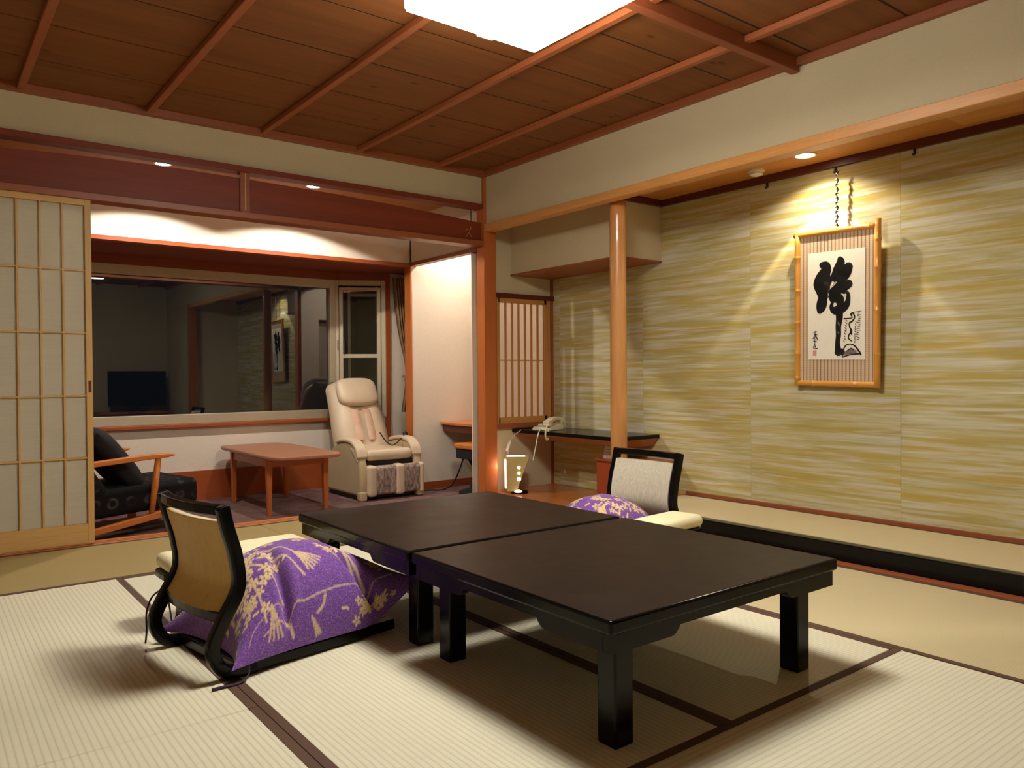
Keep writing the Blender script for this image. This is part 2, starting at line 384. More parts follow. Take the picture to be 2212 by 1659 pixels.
struct('trim_1',MB().box(3.80,3.88,YB,3.83,-.08,.004),TRIMY,'thin wooden strip between mats and black alcove rail')
# ---- sliding-door sill and corridor floor
sl=struct('trim_2',MB().box(XL,3.745,5.21,5.345,-.095,.002),SILLW,'wooden door sill between mats and corridor',bevel=.003)
for y in (5.243,5.283): obj('groove',MB().box(XL,3.745,y-.003,y+.003,-.001,.0026),DTRIM,sl)
cf=struct('floor_corridor',MB().box(XL,4.6,5.345,7.25,-.15,FLZ),CARPET,'mottled mauve carpet of the window corridor')
# ---- main ceiling: planks along x, battens along y, one cross beam
CZ=2.68
ce=struct('ceiling',MB().box(XL,3.80,YB,5.24,CZ+.03,CZ+.06),DTRIM,'cedar plank ceiling with battens')
ys=[5.262-.5*k for k in range(14)]
for k in range(13):
    a,b=max(ys[k+1],YB),min(ys[k],5.24)
    if b<=YB: break
    for xa,xb in ((XL,3.80),):
        m=MB().hexa([(xa,a+.009,CZ+.001),(xb,a+.009,CZ+.001),(xb,b-.009,CZ-.003),(xa,b-.009,CZ-.003)],[(xa,a+.009,CZ+.018),(xb,a+.009,CZ+.018),(xb,b-.009,CZ+.018),(xa,b-.009,CZ+.018)])
        obj('plank',m,CEILW,ce)
        if k: obj('gap_shade_strip',MB().box(xa,xb,b-.0089,b+.0089,CZ+.002,CZ+.018),GAPSHADE,ce)  # dark strip added in each plank gap as its painted shadow line
for x in (-1.58,-.88,-.18,.51,1.19,1.905,2.615,3.305):
    obj('batten',MB().box(x-.02,x+.02,YB,5.20,CZ-.036,CZ-.003),BATTEN,ce,bevel=.003,seg=1)
obj('cross_beam',MB().box(XL,3.765,2.345,2.395,2.605,CZ),BEAMX,ce,bevel=.003,seg=1)
obj('cornice',MB().box(XL,3.77,5.19,5.245,2.634,CZ),TRIMX,ce,bevel=.003,seg=1)
obj('cornice',MB().box(3.735,3.78,YB,5.19,2.636,CZ),TRIMY,ce,bevel=.003,seg=1)
# ---- back wall over the sliding doors, head rail and transom
struct('wall_back',MB().box(XL,3.765,5.24,5.31,2.405,2.66),IVORY,'ivory wallpapered band above the transom')
struct('trim_3',MB().box(XL,3.75,5.215,5.325,2.375,2.413),RANMA,'red brown rail under the ivory band',bevel=.003,seg=1)
struct('trim_4',MB().box(XL,3.75,5.21,5.335,2.066,2.108),TRIMX,'grooved head rail above the sliding doors',bevel=.003,seg=1)
tr=sempty('transom','red brown transom board with bowed top edge')
arc=[(XL,2.17),(-.8,2.235),(-.2,2.275),(.41,2.31),(.656,2.324),(1.01,2.336),(1.41,2.340),(1.86,2.336),(2.46,2.325),(3.0,2.305),(3.37,2.285),(3.75,2.262)]
obj('board',MB().prism([(XL,2.105)]+[(3.75,2.105)]+arc[::-1],'y',5.25,5.275),RANMA,tr)
obj('strut',MB().box(1.755,1.825,5.235,5.29,2.105,2.378),BEAMX,tr,bevel=.006)
obj('strut_groove',MB().box(1.787,1.795,5.232,5.236,2.12,2.37),LIGHTW,tr)
for k,(x,z,a) in enumerate(((3.60,2.19,.5),(3.615,2.165,-.3),(3.60,2.145,.9),(3.632,2.20,1.2),(3.635,2.15,-.8))):
    obj('carving',MB().tube(bez([(x-.018*math.cos(a),5.249,z-.018*math.sin(a)),(x+.006*math.sin(a),5.247,z+.006),(x+.018*math.cos(a),5.249,z+.018*math.sin(a))],5),.0022,6),LIGHTW,tr)
# ---- corner post
struct('trim_5',MB().box(3.745,3.868,5.21,5.315,-.03,2.66),POSTW,'square wooden corner post between corridor and alcove',bevel=.004)
# ---- wall over the tokonoma
struct('wall_right',MB().box(3.77,3.83,YB,5.235,2.23,2.66),IVORY,'ivory wallpapered wall above the alcove')
struct('trim_6',MB().box(3.75,3.84,.62,5.21,2.188,2.246),LIGHTW,'pale wooden lintel beam across the alcove',bevel=.003,seg=1)
struct('trim_7',MB().box(3.75,3.87,.5,.62,-.03,2.25),POSTW,'square wooden post at the near end of the alcove',bevel=.004)
# ---- alcove shell
tw=struct('wall_alcove',MB().box(4.602,4.70,.45,5.42,-.05,2.45),m_plain('plaster_backing',srgb(150,140,90),.9),'streaked green and gold papered wall of the alcove')
yy=[5.338,5.24,4.24,3.24,2.21,1.18,.5]
for a,b in zip(yy[1:],yy[:-1]): obj('wallpaper_panel',MB().box(4.593,4.604,a+.0007,b-.0007,.02,2.29),TOKOW,tw)
struct('wall_alcove_near',MB().box(3.84,4.60,.45,.52,-.03,2.4),IVORY,'ivory end wall of the alcove')
struct('wall_alcove_far',MB().box(3.86,3.972,5.338,5.40,-.03,2.4).box(4.485,4.62,5.338,5.40,-.03,2.4).box(3.972,4.485,5.338,5.40,1.70,2.4).box(3.972,4.485,5.338,5.40,-.03,.585),IVORY,'ivory side wall around the little lattice window')
ac=struct('ceiling_alcove',MB().box(3.82,4.66,.45,5.40,2.335,2.38),TOKOC,'boarded alcove ceiling')
obj('access_panel',MB().box(4.20,4.50,.9,1.83,2.328,2.337),LIGHTW,ac,bevel=.002,seg=1)
struct('trim_8',MB().box(4.57,4.60,.5,4.05,2.287,2.335),DTRIM,'dark rail along the top of the alcove wall')
struct('trim_9',MB().box(4.11,4.60,4.018,4.05,2.287,2.335),DTRIM,'dark rail over the hanging cupboard')
pf=struct('floor_alcove',MB().box(3.955,4.60,.5,3.80,-.03,.07),TRIMY,'raised mat floor of the alcove')
obj('front_rail',MB().box(3.888,3.955,.6,3.80,-.02,.094),BLACKL,pf,bevel=.006)
tatami(pf,3.957,4.592,.5,3.80,'y',TATG,z=.098,th=.03,both=False)
obj('cloth_border',MB().box(4.552,4.590,.5,3.80,.094,.1),HERI,pf)
struct('baseboard_alcove',MB().box(4.572,4.594,.52,3.80,.098,.124),TRIMY,'thin brown wooden strip along the foot of the alcove wall')
obj('end_board',MB().box(3.9,4.60,3.80,3.822,-.03,.098),TRIMY,pf)
fb=struct('floor_alcove_boards',MB().box(3.80,4.60,3.822,5.34,-.08,-.01),DTRIM,'polished board floor beside the alcove')
for i in range(4): obj('board',MB().box(3.81+i*.198,3.81+i*.198+.1965,3.824,5.337,-.012,.018),FLOORW,fb,bevel=.0015,seg=1)
struct('trim_10',MB().lathe([(.058,-.02),(.058,1.0),(.057,2.1),(.056,2.2)],3.905,3.835,32),PILLAR,'round polished wooden alcove pillar',smooth=False)
bpy.context.view_layer.update()
for p in bpy.data.objects['trim_10'].data.polygons: p.use_smooth=len(p.vertices)==4
# ---- corridor shell
hc=struct('ceiling_corridor',MB().box(XL,3.76,5.335,6.44,2.512,2.55),DTRIM,'plank ceiling of the window corridor')
for i,(a,b) in enumerate([(-1.6,-.78),(-.78,1.02),(1.02,2.82),(2.82,3.75)]):
    for j in range(4): obj('plank',MB().box(a+.002,b-.002,5.335+j*.276,5.335+j*.276+.274,2.5,2.513),HALLC,hc)
struct('wall_corridor_hanging',MB().box(XL,4.5,6.425,6.50,2.06,2.53),CREAM,'cream hanging wall in front of the bay')
struct('trim_11',MB().box(XL,3.76,6.41,6.51,2.03,2.062),PANELW,'orange trim under the hanging wall')
struct('ceiling_bay',MB().box(XL,4.6,6.50,7.25,2.03,2.06),RANMA,'brown soffit over the bay window')
struct('wall_corridor_upper',MB().box(3.752,3.80,5.315,6.425,2.07,2.53),CREAM,'cream wall panel above the desk recess')
struct('trim_12',MB().box(3.742,3.81,5.315,6.43,2.038,2.072),TRIMY,'trim under the panel above the desk recess')
struct('trim_13',MB().box(3.738,3.754,6.398,6.505,FLZ,2.04),POSTW,'slim jamb between corridor and bay')
struct('wall_recess_back',MB().box(3.752,4.60,6.405,6.50,FLZ,2.50),CREAM,'cream wall of the desk recess lit from above')
struct('wall_recess_side',MB().box(4.50,4.60,5.40,6.41,FLZ,2.50),CREAM,'side wall of the desk recess')
struct('wall_recess_near',MB().box(3.752,3.972,5.40,5.412,FLZ,2.5).box(4.485,4.51,5.40,5.412,FLZ,2.5).box(3.972,4.485,5.40,5.412,1.70,2.5).box(3.972,4.485,5.40,5.412,FLZ,.585),CREAM,'recess side of the lattice window wall')
struct('ceiling_recess',MB().box(3.80,4.6,5.40,6.41,2.45,2.50),HALLC,'ceiling of the desk recess')
struct('baseboard_recess',MB().box(3.752,4.50,6.392,6.406,FLZ,-.02),PANELW,'red brown baseboard of the desk recess')
# ---- bay: low wall, sill, window
struct('wall_window_low',MB().box(XL,3.33,7.18,7.26,FLZ,.575),CREAM,'cream low wall under the bay window')
struct('baseboard_window',MB().box(XL,3.33,7.15,7.182,FLZ,.17),PANELW,'red brown wainscot board under the window')
struct('trim_14',MB().box(XL,3.36,7.12,7.27,.562,.592),PANELW,'brown window sill board',bevel=.004)
struct('trim_15',MB().box(XL,3.35,7.165,7.26,1.955,2.032),RANMA,'brown head trim over the bay window')
w1=sempty('window_1','wide bay window dark with night reflections')
obj('bottom_frame',MB().box(XL,3.335,7.17,7.25,.592,.676),ALU,w1,bevel=.004)
obj('top_frame',MB().box(XL,3.335,7.17,7.25,1.885,1.957),ALU,w1,bevel=.004)
obj('side_frame',MB().box(3.275,3.335,7.17,7.25,.676,1.885),ALU,w1,bevel=.004)
obj('top_stop',MB().box(XL,3.275,7.18,7.2,1.872,1.886),ALU,w1)
obj('glass_pane',MB().box(XL,3.275,7.215,7.219,.676,1.885),GLASS,w1)
# angled casement
ang=math.atan2(-.49,.87); w2=sempty('window_2','narrow angled casement beside the bay window',(3.335,7.20,0)); w2.rotation_euler=(0,0,ang)
Lc=.505
struct('wall_casement_low',MB().box(0,Lc+.04,.0,.08,FLZ,.592),CREAM,'low wall under the angled casement',loc=(3.335,7.20,0)).rotation_euler=(0,0,ang)
for nm,b in (('frame_post',(0,.045,-.02,.05,.592,1.957)),('frame_post',(Lc-.045,Lc,-.02,.05,.592,1.957)),('frame_rail',(.045,Lc-.045,-.02,.05,1.905,1.957)),('frame_rail',(.045,Lc-.045,-.02,.05,.592,.66))):
    obj(nm,MB().box(*b),ALU,w2,bevel=.003)
obj('head_board',MB().box(-.02,Lc+.02,-.02,.06,1.957,2.03),RANMA,w2)
sa=obj('sash_frame',MB().box(.05,.085,-.03,.03,.665,1.885).box(Lc-.085,Lc-.05,-.03,.03,.665,1.885).box(.085,Lc-.085,-.03,.03,1.855,1.885).box(.085,Lc-.085,-.03,.03,.665,.70),ALU,w2)
obj('sash_bar',MB().box(.085,Lc-.085,-.03,.03,1.185,1.222),ALU,w2)
obj('glass_pane',MB().box(.085,Lc-.085,.008,.012,.70,1.185),GLASS,w2); obj('glass_pane',MB().box(.085,Lc-.085,.008,.012,1.222,1.855),GLASS,w2)
obj('insect_screen',MB().box(.045,Lc-.045,.044,.048,.66,1.905),BLINDM,w2)
obj('screen_frame',MB().box(.13,.155,.036,.05,.66,1.9).box(Lc-.1,Lc-.08,.036,.05,.66,1.9).box(.155,Lc-.1,.036,.05,1.80,1.83),ALU,w2)
obj('handle',MB().box(.094,.108,-.055,-.028,1.22,1.36).box(.09,.112,-.04,-.026,1.25,1.30),BLACKP,w2,bevel=.004)
obj('handle_latch',MB().box(.028,.04,-.034,-.02,1.27,1.36),METAL,w2)
ex,ey=3.335+Lc*math.cos(ang),7.20+Lc*math.sin(ang)
struct('trim_16',MB().box(ex-.01,ex+.035,ey-.03,ey+.04,FLZ,2.03),PANELW,'brown post at the end of the casement')
struct('wall_bay_end',MB().box(ex+.03,4.55,ey-.0,ey+.08,FLZ,2.03),CREAM,'cream wall behind the tied curtain')
struct('wall_bay_side',MB().box(4.5,4.6,6.49,7.25,FLZ,2.06),CREAM,'side wall of the bay')
# outer room walls behind the camera
struct('wall_left',MB().box(XL-.08,XL,YB-.05,7.3,-.15,2.72),IVORY,'ivory wall left of the camera')
wb=struct('wall_rear',MB().box(XL,4.7,YB-.08,YB,-.1,2.72),IVORY,'ivory wall behind the camera')
struct('wall_rear_right',MB().box(3.78,3.86,YB,.5,-.03,2.3),IVORY,'ivory wall at the near right corner')

# ================================================================== sliding shoji door
D0,D1=-.105,.86; dy0,dy1=5.228,5.258
dr=sempty('door_1','pale wooden sliding door with paper panes')
obj('stile',MB().box(D0,D0+.034,dy0,dy1,.01,2.082),SHOJIZ,dr,bevel=.002,seg=1); obj('stile',MB().box(D1-.034,D1,dy0,dy1,.01,2.082),SHOJIZ,dr,bevel=.002,seg=1)
obj('bottom_rail',MB().box(D0+.034,D1-.034,dy0,dy1,.012,.13),SHOJIX,dr,bevel=.002,seg=1); obj('top_rail',MB().box(D0+.034,D1-.034,dy0,dy1,2.03,2.08),SHOJIX,dr,bevel=.002,seg=1)
cx=[.826-.1145*k for k in range(8)]+[D0+.034]; rz=[.13,.524,.896,1.271,1.643,2.03]
for x in cx[1:-1]: obj('lattice_bar',MB().box(x-.005,x+.005,dy0+.003,dy1-.010,.13,2.03),SHOJIZ,dr)
for z in rz[1:-1]: obj('lattice_bar',MB().box(D0+.034,D1-.034,dy0+.005,dy1-.010,z-.005,z+.005),SHOJIX,dr)
for i in range(8):
    for j in range(5): obj('paper_pane',MB().box(cx[i+1],cx[i],dy1-.010,dy1-.008,rz[j],rz[j+1]),PAPER,dr)
obj('finger_pull',MB().box(D1-.024,D1-.008,dy0-.0015,dy0+.004,.915,.985),DTRIM,dr)

# ---- little lattice window in the alcove side wall
w3=sempty('window_3','small lattice window with glowing paper')
obj('head_rail',MB().box(3.868,4.598,5.312,5.352,1.665,1.706),DTRIM,w3)
obj('sill_rail',MB().box(3.868,4.598,5.305,5.352,.545,.585),TRIMX,w3)
obj('top_rail',MB().box(3.972,4.51,5.322,5.35,1.628,1.666),LATX,w3); obj('bottom_rail',MB().box(3.972,4.51,5.322,5.35,.585,.636),LATX,w3)
obj('stile',MB().box(3.956,3.984,5.322,5.35,.585,1.666),LATZ,w3); obj('stile',MB().box(4.485,4.55,5.322,5.35,.585,1.666),LATZ,w3)
obj('wall_post',MB().box(4.565,4.594,5.325,5.342,.02,1.87),TRIMY,w3)
bx=[3.984+(4.485-3.984)*k/7 for k in range(8)]
for x in bx[1:-1]: obj('lattice_bar',MB().box(x-.007,x+.007,5.326,5.342,.636,1.628),LATZ,w3)
obj('lattice_bar',MB().box(3.984,4.485,5.332,5.343,1.125,1.135),LATX,w3)
for i in range(7):
    for a,b in ((.636,1.13),(1.13,1.628)): obj('paper_pane',MB().box(bx[i],bx[i+1],5.3435,5.345,a,b),PAPER2,w3)

# ================================================================== lights of the room
def spot(parent, name, loc, energy, half, blend, size, color, aim=(0,0,0)):
    l=bpy.data.lights.new(name,'SPOT'); l.energy=energy; l.spot_size=2*math.radians(half); l.spot_blend=blend; l.shadow_soft_size=size; l.color=color
    o=bpy.data.objects.new(name,l); COL.objects.link(o); o.parent=parent; o.location=loc; o.rotation_euler=aim; return o
WARM=(1,.88,.68)
def downlight(label, x, y, z, r=.05, lens=LENS, group=None):
    t=thing('downlight',label,'downlight',(x,y,z),0,group)
    obj('rim',MB().lathe([(r*1.25,-.001),(r*1.2,-.006),(r,-.005),(r*.97,.006)],0,0,28),WHITE,t,smooth=True)
    obj('lens',MB().lathe([(r*.96,-.0035),(r*.9,-.0045)],0,0,28),lens,t)
    return t
d=downlight('bright recessed downlight in alcove ceiling before the framed calligraphy',4.345,2.67,2.335,.055)
tl=spot(d,'downlight_beam',(0,0,-.02),TOKO_W,72,.35,.012,WARM)
def reflector(light,st):      # mirror reflector: wide spill, bright inner cone with a caustic rim
    light.use_nodes=True; nt=light.node_tree; em=nt.nodes['Emission']; tc=nt.nodes.new('ShaderNodeTexCoord'); sp=nt.nodes.new('ShaderNodeSeparateXYZ'); nt.links.new(tc.outputs['Normal'],sp.inputs[0])
    ab=nt.nodes.new('ShaderNodeMath'); ab.operation='ABSOLUTE'; nt.links.new(sp.outputs['Z'],ab.inputs[0])
    ac=nt.nodes.new('ShaderNodeMath'); ac.operation='ARCCOSINE'; nt.links.new(ab.outputs[0],ac.inputs[0])
    mr=nt.nodes.new('ShaderNodeMapRange'); mr.inputs[2].default_value=math.radians(72); nt.links.new(ac.outputs[0],mr.inputs[0])
    rp=nt.nodes.new('ShaderNodeValToRGB'); e=rp.color_ramp.elements
    while len(e)<len(st): e.new(.5)
    for el,(p,v) in zip(e,st): el.position=p; el.color=(v,v,v,1)
    mu=nt.nodes.new('ShaderNodeMath'); mu.operation='MULTIPLY'; mu.inputs[1].default_value=2.2; nt.links.new(mr.outputs[0],rp.inputs[0]); nt.links.new(rp.outputs[0],mu.inputs[0]); nt.links.new(mu.outputs[0],em.inputs['Strength'])
reflector(tl.data,[(0,.55),(.44,.55),(.495,.66),(.515,1.0),(.53,1.0),(.56,.34),(.72,.28),(1,.16)])
HW=(1,.92,.84)
for x,lb in ((1.41,'small round downlight in corridor ceiling left of transom strut'),(2.52,'small round downlight in corridor ceiling right of transom strut')):
    d=downlight(lb,x,5.80,2.50,.05,LENS,'corridor downlights'); hl=spot(d,'downlight_beam',(0,0,-.02),HALL_W,71,.08,.03,HW); reflector(hl.data,[(0,.34),(.6,.38),(.76,.42),(.9,.36),(1,.16)])
d=downlight('recessed downlight over the writing desk in the recess',4.2,6.08,2.45,.05); spot(d,'downlight_beam',(0,0,-.02),DESK_W,74,.3,.04,HW)
# square ceiling lamp
lt=thing('ceiling_lamp','large square white ceiling lamp shade glowing over the tables','lamp',(1.865,2.33,2.605))
def m_diffuser():      # ring tube behind acrylic: brighter middle
    t=NT('lamp_shade_acrylic'); tc=t.n('ShaderNodeTexCoord'); sp=t.n('ShaderNodeSeparateXYZ'); t.l(tc.outputs['Object'],sp.inputs[0]); cb=t.n('ShaderNodeCombineXYZ'); t.l(sp.outputs[0],cb.inputs[0]); t.l(sp.outputs[1],cb.inputs[1])
    ln=t.n('ShaderNodeVectorMath',operation='LENGTH'); t.l(cb.outputs[0],ln.inputs[0]); r=t.ramp(ln.outputs['Value'],[(.12,(1,1,1,1)),(.26,(.3,.3,.3,1)),(.4,(.18,.18,.18,1))])
    mu=t.n('ShaderNodeMath',operation='MULTIPLY'); mu.inputs[1].default_value=LAMP_E*2.5; t.l(r,mu.inputs[0]); t.l(mu.outputs[0],t.b.inputs['Emission Strength']); t.b.inputs['Emission Color'].default_value=(1,.965,.90,1); t.base((.9,.88,.84,1)); return t.m
SHADE=m_diffuser()
obj('shade',MB().box(-.328,.328,-.328,.328,-.175,-.035),m_emit('lamp_shade_sides',(1,.965,.90,1),LAMP_E*.70),lt,bevel=.004,seg=2)
obj('diffuser',MB().box(-.324,.324,-.324,.324,-.185,-.1752),SHADE,lt,bevel=.004,seg=2)
obj('frame_rim',MB().box(-.338,.338,-.338,-.328,-.05,-.02).box(-.338,.338,.328,.338,-.05,-.02).box(-.338,-.328,-.328,.328,-.05,-.02).box(.328,.338,-.328,.328,-.05,-.02),WHITE,lt)
obj('mount_plate',MB().box(-.28,.28,-.28,.28,-.034,-.001),WHITE,lt)
obj('shade_clip',MB().box(.02,.1,.324,.336,-.189,-.15),WHITE,lt,bevel=.004)
# smoke detector, hooks
t=thing('smoke_detector','round white smoke detector on alcove ceiling','detector',(4.405,3.06,2.335))
obj('base_plate',MB().lathe([(.052,0),(.052,-.012),(.045,-.014)],0,0,28),WHITE,t,smooth=False)
obj('sensor_cap',MB().lathe([(.043,-.012),(.043,-.03),(.03,-.036)],0,0,28),WHITE,t)
def hook(y,label):
    t=thing('picture_hook',label,'hook',(4.585,y,2.287),0,'black picture hooks')
    obj('shank',MB().box(-.006,.006,-.006,.006,-.03,0),BLACKP,t,bevel=.002); obj('lip',MB().box(-.018,-.006,-.006,.006,-.04,-.028),BLACKP,t,bevel=.002)
hook(3.10,'black picture hook beside the smoke detector, left of the calligraphy'); hook(2.125,'black picture hook right of the calligraphy'); hook(2.612,'black picture hook holding the cord of the calligraphy')

# ================================================================== low lacquer tables
def low_table(label, loc):
    t=thing('low_table',label,'table',loc,0,'pair of low lacquer tables'); hx,hy,top=.537,.4955,.375
    tt=obj('tabletop',MB().box(-hx,hx,-hy,hy,top-.04,top-.0008),BLACKL,t,bevel=.008,seg=3)
    obj('top_veneer',MB().box(-hx+.006,hx-.006,-hy+.006,hy-.006,top-.006,top),TABTOP,tt,bevel=.002)
    lx,ly=hx-.075-.035,hy-.06-.035
    for sx in (-1,1):
        for sy in (-1,1): obj('leg',MB().box(sx*lx-.035,sx*lx+.035,sy*ly-.035,sy*ly+.035,0,top-.04),BLACKL,t,bevel=.006)
    def apron(L):       # lower lip near the legs, stepped up in the middle
        z0,zl,zm=top-.042,top-.092,top-.066; e=.27
        pts=[(-L,z0),(-L,zl)]+[(-L+e-.035+.035*math.sin(a)*1,zl+(zm-zl)*(1-math.cos(2*a))/2) for a in np.linspace(0,math.pi/2,6)]
        return pts+[(-u,v) for u,v in pts[::-1]]
    for s in (-1,1):
        a,b=sorted((s*(hy-.012),s*(hy-.04))); obj('apron',MB().prism(apron(hx-.012),'y',a,b),BLACKL,t)
        a,b=sorted((s*(hx-.012),s*(hx-.04))); obj('apron',MB().prism(apron(hy-.042),'x',a,b),BLACKL,t)
    return t
low_table('near low black lacquer table with the free front corner',(1.927,1.8925,0))
low_table('far low black lacquer table, pushed against the near one, next to the corridor',(1.927,2.9085,0))

# ================================================================== legless floor chairs
def floor_chair(label, loc, rot):
    t=thing('legless_chair',label,'chair',loc,rot,'legless floor chairs'); w=.245
    prof=bez([(.10,.022),(.02,.02),(-.03,.045),(-.055,.115),(-.02,.195),(.035,.295),(.028,.40),(.0,.50),(-.018,.578)],8)
    for s in (-1,1):
        a,b=sorted((s*w,s*(w-.034))); obj('side_rail',MB().strip(prof,.044,a,b),BLACKL,t,bevel=.007,smooth=True)
    obj('seat_frame',MB().box(.06,.68,-w,-w+.045,.006,.046).box(.06,.68,w-.045,w,.006,.046).box(.635,.68,-w+.045,w-.045,.006,.046).box(.03,.10,-w+.034,w-.034,.006,.046),BLACKL,t,bevel=.006)
    obj('seat_board',MB().box(.10,.64,-w+.04,w-.04,.02,.032),m_wood('seat_veneer',srgb(196,120,56),'x',.4,.15),t)
    bp=[p for p in prof if p[1]>.215 and p[1]<.53]
    def bow(v): return -.028*(1-(2*v-1)**2)
    def sheet(off): return lambda u,v: (bp[min(int(u*(len(bp)-1)+.5),len(bp)-1)][0]+off+bow(v), -w+.036+(2*w-.072)*v, bp[min(int(u*(len(bp)-1)+.5),len(bp)-1)][1])
    def slab(o0,o1):
        n=len(bp); m=MB(); m.grid(n,9,sheet(o0)); m.grid(n,9,sheet(o1)); k=n*9
        ring=[(i,0) for i in range(n)]+[(n-1,j) for j in range(1,9)]+[(i,8) for i in range(n-2,-1,-1)]+[(0,j) for j in range(7,0,-1)]
        for q in range(len(ring)):
            a=ring[q]; b=ring[(q+1)%len(ring)]; m.f.append((a[0]*9+a[1],b[0]*9+b[1],k+b[0]*9+b[1],k+a[0]*9+a[1]))
        return m
    obj('back_panel',slab(-.012,.004),BACKWOOD,t,smooth=False)
    obj('back_upholstery',slab(.004,.022),BACKFAB,t)
    def rail(z0,z1,x0,x1,bw):
        m=MB(); n=9
        for i in range(n):
            v=i/(n-1); y=-w+.03+(2*w-.06)*v; b=bw*(1-(2*v-1)**2)
            m.v+=[(x0+b,y,z0),(x1+b,y,z0),(x1+b,y,z1),(x0+b,y,z1)]
        for i in range(n-1):
            for k in range(4): m.f.append((4*i+k,4*i+(k+1)%4,4*i+4+(k+1)%4,4*i+4+k))
        m.f+=[(0,3,2,1),(4*n-4,4*n-3,4*n-2,4*n-1)]; return m
    obj('top_rail',rail(.544,.578,-.035,.004,-.028),BLACKL,t,bevel=.005)
    obj('lower_rail',rail(.185,.222,-.022,.012,-.02),BLACKL,t,bevel=.005)
    return t
ROT1=math.radians(9)
floor_chair('black framed legless chair seen from behind at near left, wooden back',(.782,2.827,0),ROT1)
floor_chair('black framed legless chair facing us before the alcove, woven back',(3.21,2.95,0),math.pi)

# ---- purple zabuton cushions with woven flowers
def raster(N, seed):
    M=np.zeros((N,N)); U,V=np.meshgrid((np.arange(N)+.5)/N,(np.arange(N)+.5)/N,indexing='ij'); r=random.Random(seed)
    def seg(a,b,w,val=1.0):
        ax,ay=a; bx_,by_=b; dx,dy=bx_-ax,by_-ay; L=dx*dx+dy*dy+1e-9
        i0,i1=int(max(0,(min(ax,bx_)-w)*N)),int(min(N,(max(ax,bx_)+w)*N+2)); j0,j1=int(max(0,(min(ay,by_)-w)*N)),int(min(N,(max(ay,by_)+w)*N+2))
        if i1<=i0 or j1<=j0: return
        u=U[i0:i1,j0:j1]; v=V[i0:i1,j0:j1]; t=np.clip(((u-ax)*dx+(v-ay)*dy)/L,0,1)
        d=np.hypot(u-ax-t*dx,v-ay-t*dy); M[i0:i1,j0:j1]=np.maximum(M[i0:i1,j0:j1],val*np.clip((w-d)/(.35*w)+.2,0,1))
    def curve(pts,w,val=.8):
        c=bez(pts,10)
        for a,b in zip(c[:-1],c[1:]): seg(a,b,w,val)
    def leaf(x,y,ang,L,w,val=1.0): seg((x,y),(x+L*math.cos(ang),y+L*math.sin(ang)),w,val)
    def flower(x,y,R,n=5):
        a0=r.random()*6
        for k in range(n):
            a=a0+k*2*math.pi/n; leaf(x+R*.45*math.cos(a),y+R*.45*math.sin(a),a,R*.5,R*.3)
    def cluster(x,y,sx,sy,n,R):
        for k in range(n):
            px,py=x+r.gauss(0,sx),y+r.gauss(0,sy)
            if r.random()<.5: flower(px,py,R*.72*r.uniform(.7,1.1))
            else: leaf(px,py,r.uniform(0,6.3),R*r.uniform(.5,1.0),R*.2)
    def spray(x,y,ang,n,L):
        for k in range(n):
            a=ang+(k-n/2)*.16; curve([(x,y),(x+L*.5*math.cos(a),y+L*.5*math.sin(a)),(x+L*math.cos(a*1.02),y+L*math.sin(a*1.02))],.0055)
    cluster(.17,.40,.07,.09,46,.034); cluster(.12,.27,.04,.04,14,.03); cluster(.28,.52,.07,.07,26,.032)
    cluster(.62,.42,.03,.02,7,.032); cluster(.74,.42,.03,.02,7,.032); cluster(.86,.32,.025,.04,8,.032); cluster(.74,.10,.06,.025,26,.03)
    cluster(.55,.72,.14,.10,70,.034); cluster(.85,.78,.06,.06,18,.034); cluster(.2,.82,.08,.06,34,.034)
    for x,y,dx,dy in ((.20,.45,.0,-.30),(.24,.47,.07,-.24),(.3,.46,.13,-.2),(.36,.5,.12,-.22),(.64,.46,.05,-.2),(.7,.46,.03,-.24),(.72,.47,-.02,-.2),(.8,.42,.07,-.16),(.45,.1,.05,.06),(.3,.16,.02,-.12),(.6,.9,.15,-.2),(.3,.75,.1,-.2),(.8,.7,-.1,-.2)):
        curve([(x,y),(x+dx*.6,y+dy*.35),(x+dx,y+dy)],.0065,.75)
    spray(.44,.40,-.9,6,.12); spray(.24,.2,-1.5,4,.14); spray(.6,.62,.8,6,.12); spray(.42,.09,-1.1,3,.07)
    curve([(.18,.10),(.4,.155),(.62,.19),(.9,.2)],.005,.6); curve([(.1,.9),(.5,.87),(.9,.9)],.005,.6)
    curve([(.1,.1),(.14,.16),(.3,.2)],.004,.5)
    return M
